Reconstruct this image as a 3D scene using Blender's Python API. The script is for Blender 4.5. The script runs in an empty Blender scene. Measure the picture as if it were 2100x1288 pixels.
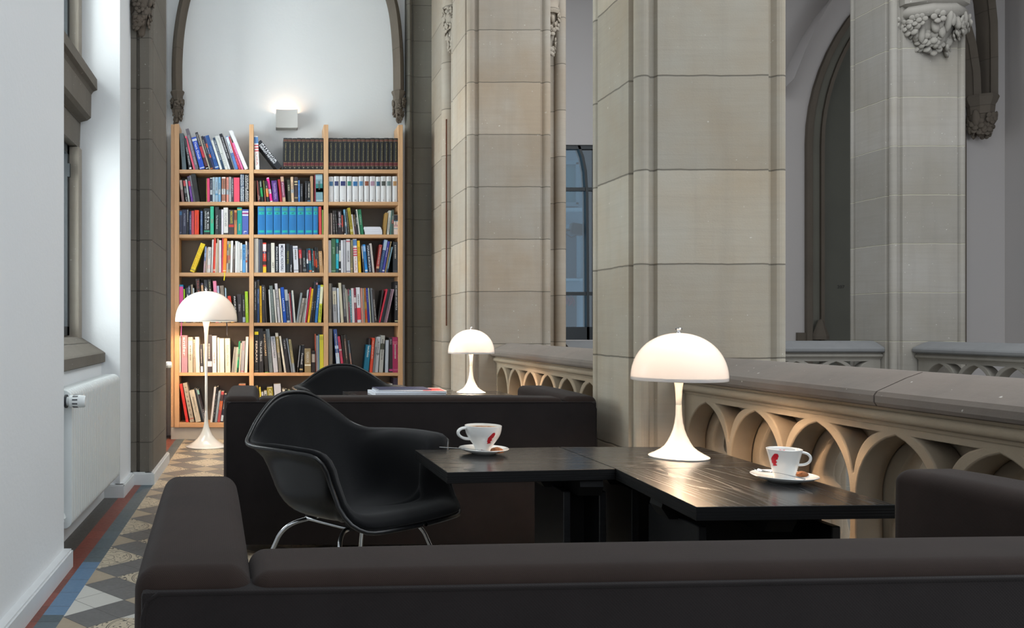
import bpy, bmesh, math, random
from mathutils import Vector, Matrix
PI = math.pi
S = bpy.context.scene
C = S.collection
rnd = random.Random(7)

# ---------------------------------------------------------------- camera
cd = bpy.data.cameras.new('camera')
cam = bpy.data.objects.new('camera', cd)
C.objects.link(cam)
cam.location = (0.0, 0.0, 1.0)
cam.rotation_euler = (PI / 2, 0, 0)
cd.sensor_width = 36.0
cd.lens = 30.0                      # 1750 px over a 2100 px frame
cd.shift_x = (1050 - 537) / 2100.0  # shift lens: verticals and the bookcase stay square
cd.shift_y = (668 - 644) / 2100.0
cd.clip_end = 100
S.camera = cam
F = 1750.0


def at(px, py, D):
    """world point seen at photograph pixel (px, py) at distance D from the camera plane"""
    return Vector(((px - 537.0) * D / F, D, 1.0 - (py - 668.0) * D / F))


def zz(py, D):
    return 1.0 - (py - 668.0) * D / F


def xx(px, D):
    return (px - 537.0) * D / F


# ---------------------------------------------------------------- exposure, world, daylight
S.view_settings.view_transform = 'Standard'
S.view_settings.look = 'None'
S.view_settings.exposure = 1.0
S.view_settings.gamma = 1.0
S.view_settings.use_curve_mapping = False
W = bpy.data.worlds.new('world')
S.world = W
W.use_nodes = True
W.node_tree.nodes['Background'].inputs[0].default_value = (0.86, 0.93, 1.0, 1)
W.node_tree.nodes['Background'].inputs[1].default_value = 0.62


def area(name, loc, rot, sx, sy, power, col):
    d = bpy.data.lights.new(name, 'AREA')
    d.shape = 'RECTANGLE'
    d.size = sx
    d.size_y = sy
    d.energy = power
    d.color = col
    o = bpy.data.objects.new(name, d)
    C.objects.link(o)
    o.location = loc
    o.rotation_euler = rot
    return o


# daylight outside the two side windows (facing +X) and above the stair hall (facing down)
area('daylight_window', (-1.75, 4.2, 2.2), (0, -PI / 2, 0), 2.6, 1.3, 58, (0.97, 0.97, 1.0))
area('daylight_window', (-1.75, 6.75, 2.2), (0, -PI / 2, 0), 2.6, 1.1, 112, (0.96, 0.97, 1.0))
area('daylight_hall', (3.8, 3.6, 5.4), (0, 0, 0), 3.0, 6.0, 125, (0.93, 0.97, 0.98))
area('fill_gallery', (8.0, 2.2, 2.6), (PI / 2, 0, 0), 1.4, 2.4, 24, (0.90, 0.95, 1.0))  # added fill brightening the far right wall, no window modelled behind it


# ---------------------------------------------------------------- materials
def lin(h):
    h = h.lstrip('#')
    if len(h) == 3:
        h = ''.join(c * 2 for c in h)
    out = []
    for i in (0, 2, 4):
        c = int(h[i:i + 2], 16) / 255.0
        out.append(c / 12.92 if c <= 0.04045 else ((c + 0.055) / 1.055) ** 2.4)
    return tuple(out) + (1.0,)


class NT:
    """tiny helper to write shader maths"""

    def __init__(s, name):
        s.m = bpy.data.materials.new(name)
        s.m.use_nodes = True
        s.t = s.m.node_tree
        s.b = s.t.nodes['Principled BSDF']
        s.L = s.t.links

    def n(s, kind):
        return s.t.nodes.new(kind)

    def put(s, sock, v):
        if hasattr(v, 'links') or isinstance(v, bpy.types.NodeSocket):
            s.L.new(v, sock)
        else:
            sock.default_value = v

    def M(s, op, a, b=None, c=None, clamp=False):
        k = s.n('ShaderNodeMath')
        k.operation = op
        k.use_clamp = clamp
        s.put(k.inputs[0], a)
        if b is not None:
            s.put(k.inputs[1], b)
        if c is not None:
            s.put(k.inputs[2], c)
        return k.outputs[0]

    def pos(s):
        g = s.n('ShaderNodeNewGeometry')
        x = s.n('ShaderNodeSeparateXYZ')
        s.L.new(g.outputs['Position'], x.inputs[0])
        return g.outputs['Position'], x.outputs[0], x.outputs[1], x.outputs[2]

    def objco(s):
        g = s.n('ShaderNodeTexCoord')
        x = s.n('ShaderNodeSeparateXYZ')
        s.L.new(g.outputs['Object'], x.inputs[0])
        return g.outputs['Object'], x.outputs[0], x.outputs[1], x.outputs[2]

    def scale(s, v, sc):
        m = s.n('ShaderNodeMapping')
        s.L.new(v, m.inputs[0])
        m.inputs['Scale'].default_value = sc
        return m.outputs[0]

    def noise(s, v, sc, det=3, rough=0.5):
        k = s.n('ShaderNodeTexNoise')
        s.L.new(v, k.inputs['Vector'])
        k.inputs['Scale'].default_value = sc
        k.inputs['Detail'].default_value = det
        k.inputs['Roughness'].default_value = rough
        return k.outputs['Fac']

    def ramp(s, v, lo, hi):
        k = s.n('ShaderNodeMapRange')
        s.put(k.inputs[0], v)
        k.inputs[1].default_value = lo
        k.inputs[2].default_value = hi
        return k.outputs[0]

    def mix(s, f, a, b, mode='MIX'):
        k = s.n('ShaderNodeMix')
        k.data_type = 'RGBA'
        k.blend_type = mode
        s.put(k.inputs[0], f)
        s.put(k.inputs[6], a)
        s.put(k.inputs[7], b)
        return k.outputs[2]

    def bump(s, h, strength=0.2, dist=0.01):
        k = s.n('ShaderNodeBump')
        k.inputs['Strength'].default_value = strength
        k.inputs['Distance'].default_value = dist
        s.put(k.inputs['Height'], h)
        s.L.new(k.outputs[0], s.b.inputs['Normal'])

    def col(s, c):
        s.put(s.b.inputs['Base Color'], c)

    def set(s, **kw):
        for k, v in kw.items():
            s.b.inputs[k.replace('_', ' ')].default_value = v


def plain(name, h, rough=0.6, metal=0.0, var=0.06, sc=20, spec=None, coat=0.0):
    """a colour with slight procedural variation"""
    t = NT(name)
    P = t.objco()[0]
    f = t.noise(P, sc, 2)
    c = lin(h)
    d = tuple(max(0, x * (1 - var * 2)) for x in c[:3]) + (1,)
    t.col(t.mix(f, c, d))
    t.set(Roughness=rough, Metallic=metal)
    if spec is not None:
        t.b.inputs['Specular IOR Level'].default_value = spec
    if coat:
        t.b.inputs['Coat Weight'].default_value = coat
        t.b.inputs['Coat Roughness'].default_value = 0.05
    return t.m


def plaster(name, h, h2=None):
    t = NT(name)
    P, x, y, z = t.pos()
    f = t.noise(P, 1.3, 4)
    a = lin(h)
    b = lin(h2) if h2 else tuple(v * 0.93 for v in a[:3]) + (1,)
    t.col(t.mix(f, a, b))
    t.set(Roughness=0.85)
    t.bump(t.noise(P, 45, 4, 0.6), 0.25, 0.004)
    return t.m


def stone(name, h, warm=None, z0=0.864, sp=0.39, joint='5d584f', jw=0.0045, wob=0.010, stria=0.5, speck=True, ytile=None):
    """dressed sandstone: one block colour per course, bedding lines, stains, mortar joints"""
    t = NT(name)
    P, x, y, z = t.pos()
    w = t.M('MULTIPLY', t.M('SUBTRACT', t.noise(P, 9, 3), 0.5), wob)
    zc = t.M('DIVIDE', t.M('SUBTRACT', t.M('ADD', z, w), z0), sp)
    fr = t.M('FRACT', zc)
    d = t.M('MULTIPLY', t.M('MINIMUM', fr, t.M('SUBTRACT', 1.0, fr)), sp)
    jm = t.ramp(d, jw, jw * 0.35)
    if ytile:
        # upright joints that swap from course to course
        fl = t.M('FLOOR', zc)
        hy = t.M('ADD', t.M('DIVIDE', t.M('ADD', y, x), ytile), t.M('MULTIPLY', t.M('MODULO', fl, 2.0), 0.5))
        fy = t.M('FRACT', hy)
        dy = t.M('MULTIPLY', t.M('MINIMUM', fy, t.M('SUBTRACT', 1.0, fy)), ytile)
        jm = t.M('MAXIMUM', jm, t.ramp(dy, jw, jw * 0.35))
    k = t.n('ShaderNodeTexWhiteNoise')
    k.noise_dimensions = '1D'
    t.L.new(t.M('FLOOR', zc), k.inputs['W'])
    base = lin(h)
    wm = lin(warm or h)
    c = t.mix(t.ramp(t.noise(P, 1.7, 4, 0.6), 0.35, 0.7), base, wm)
    c = t.mix(t.M('MULTIPLY', k.outputs['Value'], 0.30), c, (0.12, 0.115, 0.10, 1))
    st = t.noise(t.scale(P, (1.2, 1.2, 26.0)), 1.6, 5, 0.7)
    c = t.mix(t.M('MULTIPLY', t.ramp(st, 0.45, 0.75), 0.3 * stria), c, tuple(v * 0.45 for v in base[:3]) + (1,))
    ds = t.noise(t.scale(P, (9.0, 9.0, 0.8)), 1.0, 4, 0.6)
    c = t.mix(t.M('MULTIPLY', t.ramp(ds, 0.5, 0.8), 0.30), c, tuple(v * 0.5 for v in base[:3]) + (1,))
    if speck:
        sk = t.ramp(t.noise(P, 62, 1), 0.765, 0.80)
        c = t.mix(t.M('MULTIPLY', sk, 0.5), c, (0.72, 0.70, 0.64, 1))
    c = t.mix(t.M('MULTIPLY', jm, 0.75), c, lin(joint))
    t.col(c)
    t.set(Roughness=0.9)
    g = t.noise(P, 140, 3, 0.7)
    hgt = t.M('ADD', t.M('MULTIPLY', g, 0.3), t.M('MULTIPLY', st, 0.5))
    hgt = t.M('SUBTRACT', hgt, t.M('MULTIPLY', jm, 2.5))
    t.bump(hgt, 0.45, 0.004)
    return t.m


def fabric(name, h, sc=900, sheen=0.3, rough=0.95, mott=0.2):
    t = NT(name)
    P, x, y, z = t.objco()
    c = lin(h)
    d = tuple(v * (1 - mott) for v in c[:3]) + (1,)
    e = tuple(v * (1 + mott * 1.2) for v in c[:3]) + (1,)
    f = t.ramp(t.noise(P, 6, 4, 0.6), 0.3, 0.7)
    cc = t.mix(f, d, e)
    s1 = t.M('SINE', t.M('MULTIPLY', t.M('ADD', x, t.M('MULTIPLY', y, 0.7)), sc * 1.6))
    s2 = t.M('SINE', t.M('MULTIPLY', t.M('ADD', z, t.M('MULTIPLY', y, -0.7)), sc * 1.6))
    wv = t.M('MULTIPLY', s1, s2)
    t.col(t.mix(t.M('MULTIPLY', t.ramp(wv, -1, 1), 0.35), cc, tuple(v * 0.6 for v in c[:3]) + (1,)))
    t.set(Roughness=rough)
    t.b.inputs['Sheen Weight'].default_value = sheen
    t.b.inputs['Sheen Roughness'].default_value = 0.5
    t.b.inputs['Specular IOR Level'].default_value = 0.2
    t.bump(t.M('ADD', wv, t.M('MULTIPLY', t.noise(P, 300, 2), 1.5)), 0.15, 0.0012)
    return t.m


def wood(name, h, h2, axis=2, rough=0.45, freq=60):
    t = NT(name)
    P, x, y, z = t.objco()
    sc = [14.0, 14.0, 14.0]
    sc[axis] = 0.7
    f = t.noise(t.scale(P, tuple(sc)), freq / 14.0, 4, 0.6)
    t.col(t.mix(t.ramp(f, 0.3, 0.7), lin(h), lin(h2)))
    t.set(Roughness=rough)
    t.bump(f, 0.05, 0.001)
    return t.m


def ash_black(name, axis=1):
    """black-stained open-grain veneer: long cathedral grain lines catch the lamp light"""
    t = NT(name)
    P, x, y, z = t.pos()
    sc = (3.4, 0.42, 1.0) if axis == 1 else (0.42, 3.4, 1.0)
    f = t.noise(t.scale(P, sc), 1.5, 1.5, 0.4)
    g = t.M('FRACT', t.M('MULTIPLY', f, 26.0))
    gr = t.ramp(g, 0.72, 0.98)
    t.b.inputs['Coat Weight'].default_value = 0.35
    t.b.inputs['Coat Roughness'].default_value = 0.16
    fine = t.noise(t.scale(P, (240.0, 6.0, 6.0) if axis == 1 else (6.0, 240.0, 6.0)), 1.0, 2)
    gr = t.M('MULTIPLY', gr, t.ramp(fine, 0.35, 0.6))
    t.col(t.mix(gr, lin('131315'), lin('2a2725')))
    t.b.inputs['Specular IOR Level'].default_value = 0.5
    t.L.new(t.M('ADD', t.M('MULTIPLY', gr, 0.25), 0.22), t.b.inputs['Roughness'])
    t.bump(t.M('SUBTRACT', 1.0, t.M('ADD', gr, t.M('MULTIPLY', fine, 0.3))), 0.25, 0.0012)
    return t.m


def glassy(name, tint, fac=0.12):
    """thin window glass: lets daylight through, reflects a little"""
    t = NT(name)
    tr = t.n('ShaderNodeBsdfTransparent')
    tr.inputs[0].default_value = lin(tint)
    gl = t.n('ShaderNodeBsdfGlossy')
    gl.inputs['Roughness'].default_value = 0.02
    mx = t.n('ShaderNodeMixShader')
    mx.inputs[0].default_value = fac
    t.L.new(tr.outputs[0], mx.inputs[1])
    t.L.new(gl.outputs[0], mx.inputs[2])
    t.L.new(mx.outputs[0], t.t.nodes['Material Output'].inputs[0])
    return t.m


def opal(name):
    """opal acrylic lamp shade, lit from the bulb inside"""
    t = NT(name)
    a = t.n('ShaderNodeBsdfDiffuse')
    a.inputs[0].default_value = (0.86, 0.85, 0.83, 1)
    b = t.n('ShaderNodeBsdfTranslucent')
    b.inputs[0].default_value = (0.088, 0.090, 0.096, 1)
    g = t.n('ShaderNodeBsdfGlossy')
    g.inputs['Roughness'].default_value = 0.2
    m1 = t.n('ShaderNodeMixShader')
    m1.inputs[0].default_value = 0.34
    m2 = t.n('ShaderNodeMixShader')
    fr = t.n('ShaderNodeFresnel')
    fr.inputs[0].default_value = 1.3
    t.L.new(a.outputs[0], m1.inputs[1])
    t.L.new(b.outputs[0], m1.inputs[2])
    t.L.new(fr.outputs[0], m2.inputs[0])
    t.L.new(m1.outputs[0], m2.inputs[1])
    t.L.new(g.outputs[0], m2.inputs[2])
    t.L.new(m2.outputs[0], t.t.nodes['Material Output'].inputs[0])
    return t.m


_cache = {}


def flat(h, rough=0.5, coat=0.0):
    k = (h, rough, coat)
    if k not in _cache:
        _cache[k] = plain('paint_' + h, h, rough, var=0.03, coat=coat)
    return _cache[k]


# ---------------------------------------------------------------- geometry helpers
def obj(name, bm, mat, parent=None, smooth=None, loc=None, rot=None):
    if isinstance(bm, bmesh.types.BMesh):
        bmesh.ops.recalc_face_normals(bm, faces=bm.faces)
        me = bpy.data.meshes.new(name)
        bm.to_mesh(me)
        bm.free()
    else:
        me = bm
    for m in (mat if isinstance(mat, (list, tuple)) else [mat]):
        me.materials.append(m)
    if smooth is not None:
        for p in me.polygons:
            p.use_smooth = True
        if smooth < 180:
            me.set_sharp_from_angle(angle=math.radians(smooth))
    o = bpy.data.objects.new(name, me)
    C.objects.link(o)
    if parent is not None:
        o.parent = parent
    if loc is not None:
        o.location = loc
    if rot is not None:
        o.rotation_euler = rot
    return o


def empty(name, loc=(0, 0, 0), rz=0.0):
    o = bpy.data.objects.new(name, None)
    C.objects.link(o)
    o.location = loc
    o.rotation_euler = (0, 0, rz)
    o.empty_display_size = 0.05
    return o


def tag(o, label=None, cat=None, group=None, kind=None):
    if label:
        o['label'] = label
    if cat:
        o['category'] = cat
    if group:
        o['group'] = group
    if kind:
        o['kind'] = kind
    return o


def box(bm, x0, x1, y0, y1, z0, z1, r=0.0, seg=2, M=None):
    vs = [bm.verts.new((x, y, z)) for z in (z0, z1) for y in (y0, y1) for x in (x0, x1)]
    fs = [(0, 2, 3, 1), (4, 5, 7, 6), (0, 1, 5, 4), (2, 6, 7, 3), (0, 4, 6, 2), (1, 3, 7, 5)]
    faces = [bm.faces.new([vs[i] for i in f]) for f in fs]
    if M is not None:
        bmesh.ops.transform(bm, matrix=M, verts=vs)
    if r > 0:
        es = list({e for f in faces for e in f.edges})
        bmesh.ops.bevel(bm, geom=es, offset=r, segments=seg, profile=0.5, affect='EDGES')
    return bm


def NB():
    return bmesh.new()


def prism(bm, pts, axis, a, b, M=None):
    """pts: 2D polygon; axis 'z': (x,y) raised a..b; 'y': (x,z) along y; 'x': (y,z) along x"""
    def mk(p, t):
        if axis == 'z':
            return (p[0], p[1], t)
        if axis == 'y':
            return (p[0], t, p[1])
        return (t, p[0], p[1])
    A = [bm.verts.new(mk(p, a)) for p in pts]
    B = [bm.verts.new(mk(p, b)) for p in pts]
    n = len(pts)
    for i in range(n):
        bm.faces.new((A[i], A[(i + 1) % n], B[(i + 1) % n], B[i]))
    bm.faces.new(A)
    bm.faces.new(B[::-1])
    if M is not None:
        bmesh.ops.transform(bm, matrix=M, verts=A + B)
    return bm


def lathe(bm, prof, seg=48, M=None, cap=False):
    """prof: list of (r, z)"""
    rings = []
    allv = []
    for r, z in prof:
        if r < 1e-6:
            v = bm.verts.new((0, 0, z))
            rings.append([v])
            allv.append(v)
        else:
            ring = [bm.verts.new((r * math.cos(2 * PI * i / seg), r * math.sin(2 * PI * i / seg), z)) for i in range(seg)]
            rings.append(ring)
            allv += ring
    for a, b in zip(rings, rings[1:]):
        for i in range(seg):
            j = (i + 1) % seg
            if len(a) == 1 and len(b) == 1:
                break
            if len(a) == 1:
                bm.faces.new((a[0], b[i], b[j]))
            elif len(b) == 1:
                bm.faces.new((a[i], a[j], b[0]))
            else:
                bm.faces.new((a[i], a[j], b[j], b[i]))
    if cap:
        for r in (rings[0], rings[-1]):
            if len(r) > 2:
                bm.faces.new(r)
    if M is not None:
        bmesh.ops.transform(bm, matrix=M, verts=allv)
    return bm


def frames(path):
    """parallel-transport frames along a polyline"""
    P = [Vector(p) for p in path]
    T = []
    for i in range(len(P)):
        a = P[max(i - 1, 0)]
        b = P[min(i + 1, len(P) - 1)]
        T.append((b - a).normalized())
    up = Vector((0, 0, 1)) if abs(T[0].z) < 0.9 else Vector((0, 1, 0))
    N = T[0].cross(up).normalized()
    out = []
    for i, t in enumerate(T):
        N = (N - t * N.dot(t)).normalized()
        out.append((P[i], N, t.cross(N).normalized()))
    return out


def sweep(bm, path, prof, scale=None, cap=True):
    """prof: 2D closed polygon swept along the path (n, b frame)"""
    rings = []
    for i, (p, n, b) in enumerate(frames(path)):
        s = 1.0 if scale is None else scale[i]
        rings.append([bm.verts.new(p + n * (u * s) + b * (v * s)) for u, v in prof])
    m = len(prof)
    for a, b in zip(rings, rings[1:]):
        for i in range(m):
            bm.faces.new((a[i], a[(i + 1) % m], b[(i + 1) % m], b[i]))
    if cap:
        bm.faces.new(rings[0])
        bm.faces.new(rings[-1][::-1])
    return bm


def circ(r, n=12):
    return [(r * math.cos(2 * PI * i / n), r * math.sin(2 * PI * i / n)) for i in range(n)]


def tube(bm, path, r, n=12, scale=None):
    return sweep(bm, path, circ(r, n), scale)


def bez(p0, p1, p2, n=8):
    p0, p1, p2 = Vector(p0), Vector(p1), Vector(p2)
    return [p0 * (1 - t) ** 2 + p1 * 2 * t * (1 - t) + p2 * t * t for t in [i / n for i in range(n + 1)]]


def blob(bm, c, r, flat_=(1, 1, 1), sub=2, amp=0.0, seed=0, rz=0.0, ry=0.0):
    M = Matrix.Translation(c) @ Matrix.Rotation(rz, 4, 'Z') @ Matrix.Rotation(ry, 4, 'Y') @ Matrix.Diagonal((flat_[0], flat_[1], flat_[2], 1))
    res = bmesh.ops.create_icosphere(bm, subdivisions=sub, radius=r)
    q = random.Random(seed)
    for v in res['verts']:
        if amp:
            v.co *= 1 + amp * (q.random() - 0.5)
    bmesh.ops.transform(bm, matrix=M, verts=res['verts'])
    return bm


_tx = {}


def text_mesh(s, bold=False):
    """flat letter mesh, lower left at the origin; returns (mesh, width, height)"""
    if s in _tx:
        return _tx[s]
    cu = bpy.data.curves.new('letters', 'FONT')
    cu.body = s
    cu.size = 1.0
    cu.extrude = 0.0
    cu.resolution_u = 2
    if bold:
        cu.offset = 0.012
    o = bpy.data.objects.new('letters', cu)
    C.objects.link(o)
    dg = bpy.context.evaluated_depsgraph_get()
    me = bpy.data.meshes.new_from_object(o.evaluated_get(dg))
    bpy.data.objects.remove(o)
    bpy.data.curves.remove(cu)
    xs = [v.co.x for v in me.vertices] or [0, 1]
    ys = [v.co.y for v in me.vertices] or [0, 1]
    x0, x1, y0, y1 = min(xs), max(xs), min(ys), max(ys)
    data = ([((v.co.x - x0), (v.co.y - y0)) for v in me.vertices], [tuple(p.vertices) for p in me.polygons], x1 - x0, y1 - y0)
    bpy.data.meshes.remove(me)
    _tx[s] = data
    return data


def put_text(bm, s, fn, bold=True):
    """fn maps (u in 0..1 along, v in 0..1 up) to a 3D point"""
    vs, fs, w, h = text_mesh(s, bold)
    V = [bm.verts.new(fn(x / w, y / h)) for x, y in vs]
    for f in fs:
        try:
            bm.faces.new([V[i] for i in f])
        except ValueError:
            pass
    return bm


def plate(name, outer, holes, thick, bevel, mat, parent, M, res=1):
    """2D plate with holes (curve fill) as mesh: plate lies in local xy, thickness +-z; M places it"""
    cu = bpy.data.curves.new('plate', 'CURVE')
    cu.dimensions = '2D'
    cu.fill_mode = 'BOTH'
    cu.extrude = thick / 2 - bevel
    cu.bevel_depth = bevel
    cu.bevel_resolution = res
    cu.offset = -bevel
    for pts in [outer] + holes:
        sp = cu.splines.new('POLY')
        sp.points.add(len(pts) - 1)
        for i, p in enumerate(pts):
            sp.points[i].co = (p[0], p[1], 0, 1)
        sp.use_cyclic_u = True
    o = bpy.data.objects.new('plate', cu)
    C.objects.link(o)
    dg = bpy.context.evaluated_depsgraph_get()
    me = bpy.data.meshes.new_from_object(o.evaluated_get(dg))
    bpy.data.objects.remove(o)
    bpy.data.curves.remove(cu)
    me.materials.clear()
    me.transform(M)
    return obj(name, me, mat, parent)


def rbox(x0, x1, y0, y1, z0, z1, r, puff=0.0, m=9, n=6):
    """soft upholstered block: rounded box on an even grid, faces slightly crowned"""
    lo, hi = (x0, y0, z0), (x1, y1, z1)
    cs = []
    for k in range(3):
        a, b = lo[k], hi[k]
        L = [a + r * (1 - math.tan(PI / 4 * (1 - i / n))) for i in range(n + 1)]
        mid = [a + r + (b - a - 2 * r) * i / m for i in range(1, m)]
        R_ = [b - (q - a) for q in L[::-1]]
        cs.append(L + mid + R_)
    bm = NB()
    vd = {}

    def V(i, j, k):
        key = (i, j, k)
        if key not in vd:
            p = Vector((cs[0][i], cs[1][j], cs[2][k]))
            inner = Vector([min(max(p[q], lo[q] + r), hi[q] - r) for q in range(3)])
            d = p - inner
            if d.length > 1e-9:
                p = inner + d.normalized() * r
            c = [(p[q] - (lo[q] + hi[q]) / 2) / ((hi[q] - lo[q]) / 2) for q in range(3)]
            for q in range(3):
                o = [u for u in range(3) if u != q]
                if abs(c[q]) > 0.5:
                    p[q] += math.copysign(puff * max(0, 1 - c[o[0]] ** 4) * max(0, 1 - c[o[1]] ** 4) * min(1, (abs(c[q]) - 0.5) * 4), c[q])
            vd[key] = bm.verts.new(p)
        return vd[key]
    N = [len(c) - 1 for c in cs]
    for ax in range(3):
        u, v = [q for q in range(3) if q != ax]
        for side in (0, N[ax]):
            for i in range(N[u]):
                for j in range(N[v]):
                    q = []
                    for a, b in ((i, j), (i + 1, j), (i + 1, j + 1), (i, j + 1)):
                        idx = [0, 0, 0]
                        idx[ax] = side
                        idx[u] = a
                        idx[v] = b
                        q.append(V(*idx))
                    bm.faces.new(q)
    return bm

# ================================================================ materials in use
m_white = plaster('white_plaster', 'e6e7e8', 'dfe2e4')
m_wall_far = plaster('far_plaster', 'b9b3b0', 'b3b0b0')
m_trim = plain('white_gloss_paint', 'dcdfe0', 0.35, var=0.03)
m_pier = stone('sandstone_pale', 'b5afa2', 'ae9f89')
m_pier_mid = stone('sandstone_mid', 'aca397', 'a3927e')
m_pier_far = stone('sandstone_far', '95918b', '8d877d', z0=0.87, sp=0.405, joint='a9a592')
m_dark_stone = stone('sandstone_dark', '736d64', '665f55', z0=0.9, sp=0.32, joint='4a463f', stria=0.3)
m_rib = stone('rib_stone', '6b6156', '5c5147', z0=0.2, sp=0.55, joint='4c463e', stria=0.2, speck=False)
m_cope = stone('coping_stone', '716962', '786b62', z0=-3.0, sp=20, stria=0.5)
m_trac = stone('tracery_stone', '9c8d78', '8f7f6b', z0=-3.0, sp=20, stria=0.25, speck=False)
m_concrete = stone('jamb_stone', 'a29a8e', '8f8578', z0=-3, sp=20, stria=0.2)
m_sofa = fabric('brown_moquette', '291f1b', sc=1500, sheen=0.05)
m_sofa_back = fabric('dark_woven_back', '1f1b1b', sc=900, sheen=0.06)
m_black_fab = fabric('black_wool', '0a0b0e', sc=2200, sheen=0.10, mott=0.1)
m_shell = plain('black_plastic', '131416', 0.32, var=0.05, spec=0.5)
m_chrome = plain('chrome', 'cfd2d6', 0.14, metal=1.0, var=0.02)
m_table = ash_black('black_ash_veneer')
m_table_x = ash_black('black_ash_veneer_crosswise', 0)
m_table_edge = wood('black_ply_edge', '0d0e10', '1c1d20', axis=0, rough=0.4, freq=90)
m_table_dark = plain('black_lacquer', '0b0b0c', 0.6, spec=0.25)
m_opal = opal('opal_acrylic')
m_lampwhite = plain('white_enamel', 'e8e8e4', 0.18, var=0.01, coat=0.6)
m_porcelain = plain('porcelain', 'e9e9e6', 0.12, var=0.01, coat=0.5)
m_beech = wood('beech_veneer', 'd6ac82', 'c69b72', axis=2)
m_beech_h = wood('beech_board', 'd2a67c', 'c2966c', axis=0)
m_backpanel = plain('grey_back_panel', '7d746b', 0.8)
m_steel = plain('window_steel', '20262a', 0.4)
m_pages = plain('book_pages', 'e4dcc8', 0.9, var=0.08, sc=200)
m_red = plain('logo_red', 'c01426', 0.3, var=0.02)


def struct(name, bm, mat, **kw):
    return tag(obj(name, bm, mat, **kw), kind='structure')


# ================================================================ floor
def floor_mat():
    t = NT('encaustic_tiles')
    P, x, y, z = t.pos()
    per = 0.5685 / math.sqrt(2)
    big = 0.180 * math.sqrt(2)
    u = t.M('ADD', x, 0.682)
    v = t.M('SUBTRACT', y, 3.68)
    p = t.M('ADD', t.M('DIVIDE', t.M('ADD', u, v), math.sqrt(2)), big / 2)
    q = t.M('ADD', t.M('DIVIDE', t.M('SUBTRACT', v, u), math.sqrt(2)), big / 2)

    def cell(a):
        m = t.M('MULTIPLY', t.M('FRACT', t.M('DIVIDE', a, per)), per)
        return m, t.M('LESS_THAN', m, big)
    pm, pb = cell(p)
    qm, qb = cell(q)
    both = t.M('MULTIPLY', pb, qb)
    none = t.M('MULTIPLY', t.M('SUBTRACT', 1.0, pb), t.M('SUBTRACT', 1.0, qb))
    n1 = t.noise(P, 7, 3)
    n2 = t.noise(P, 60, 3)
    grey = t.mix(n1, lin('595857'), lin('6a6a6a'))
    beige = t.mix(n1, lin('988a75'), lin('a99b86'))
    orn = t.mix(n1, lin('b7aa92'), lin('c6baa3'))
    # ornament: double ring and scrolls in dark line
    pc = t.M('SUBTRACT', pm, big / 2)
    qc = t.M('SUBTRACT', qm, big / 2)
    r = t.M('SQRT', t.M('ADD', t.M('MULTIPLY', pc, pc), t.M('MULTIPLY', qc, qc)))
    ring = t.M('LESS_THAN', t.M('ABSOLUTE', t.M('SUBTRACT', r, 0.118)), 0.0018)
    ring2 = t.M('LESS_THAN', t.M('ABSOLUTE', t.M('SUBTRACT', r, 0.111)), 0.0012)
    ring3 = t.M('LESS_THAN', t.M('ABSOLUTE', t.M('SUBTRACT', r, 0.045)), 0.0016)
    k = t.n('ShaderNodeCombineXYZ')
    ap = t.M('ABSOLUTE', pc)
    aq = t.M('ABSOLUTE', qc)
    t.L.new(ap, k.inputs[0])
    t.L.new(aq, k.inputs[1])
    sc = t.noise(k.outputs[0], 26, 1)
    curl = t.M('LESS_THAN', t.M('ABSOLUTE', t.M('SUBTRACT', t.M('FRACT', t.M('MULTIPLY', sc, 5.0)), 0.5)), 0.085)
    band = t.M('LESS_THAN', t.M('ABSOLUTE', t.M('SUBTRACT', r, 0.078)), 0.026)
    outer = t.M('MULTIPLY', t.M('GREATER_THAN', r, 0.128), curl)
    line = t.M('MAXIMUM', t.M('MAXIMUM', ring, ring2), t.M('MAXIMUM', ring3, t.M('MAXIMUM', t.M('MULTIPLY', curl, band), outer)))
    orn = t.mix(t.M('MULTIPLY', line, 0.95), orn, lin('38332e'))
    c = t.mix(both, grey, orn)
    c = t.mix(none, c, beige)
    # large tiles recoloured plain white over one stretch of y
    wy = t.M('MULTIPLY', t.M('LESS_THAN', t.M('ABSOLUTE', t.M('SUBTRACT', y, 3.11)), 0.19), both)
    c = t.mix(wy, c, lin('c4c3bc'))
    # seams

    def seam(m):
        a = t.M('MINIMUM', m, t.M('ABSOLUTE', t.M('SUBTRACT', m, big)))
        a = t.M('MINIMUM', a, t.M('ABSOLUTE', t.M('SUBTRACT', m, big / 2)))
        return t.M('MINIMUM', a, t.M('SUBTRACT', per, m))
    sm = t.ramp(t.M('MINIMUM', seam(pm), seam(qm)), 0.0016, 0.0006)
    # borders
    fr = t.M('FRACT', t.M('DIVIDE', y, 0.16))
    bs = t.ramp(t.M('MULTIPLY', t.M('MINIMUM', fr, t.M('SUBTRACT', 1.0, fr)), 0.16), 0.0018, 0.0008)
    cellid = t.M('FLOOR', t.M('DIVIDE', y, 0.16))
    wn = t.n('ShaderNodeTexWhiteNoise')
    wn.noise_dimensions = '1D'
    t.L.new(cellid, wn.inputs['W'])
    blue = t.mix(wn.outputs['Value'], lin('46555c'), lin('55646c'))
    paleb = t.M('LESS_THAN', t.M('ABSOLUTE', t.M('SUBTRACT', y, 3.28)), 0.33)  # border turns a lighter blue over one stretch of y
    blue = t.mix(paleb, blue, lin('5a7a98'))
    red = t.mix(wn.outputs['Value'], lin('713c31'), lin('844539'))
    dark = lin('4b4844')
    isb = t.M('LESS_THAN', x, -0.682)
    isr = t.M('LESS_THAN', x, -0.757)
    isd = t.M('LESS_THAN', x, -0.833)
    c = t.mix(sm, c, lin('34302c'))
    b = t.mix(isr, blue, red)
    b = t.mix(isd, b, dark)
    b = t.mix(bs, b, lin('2c2a28'))
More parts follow.
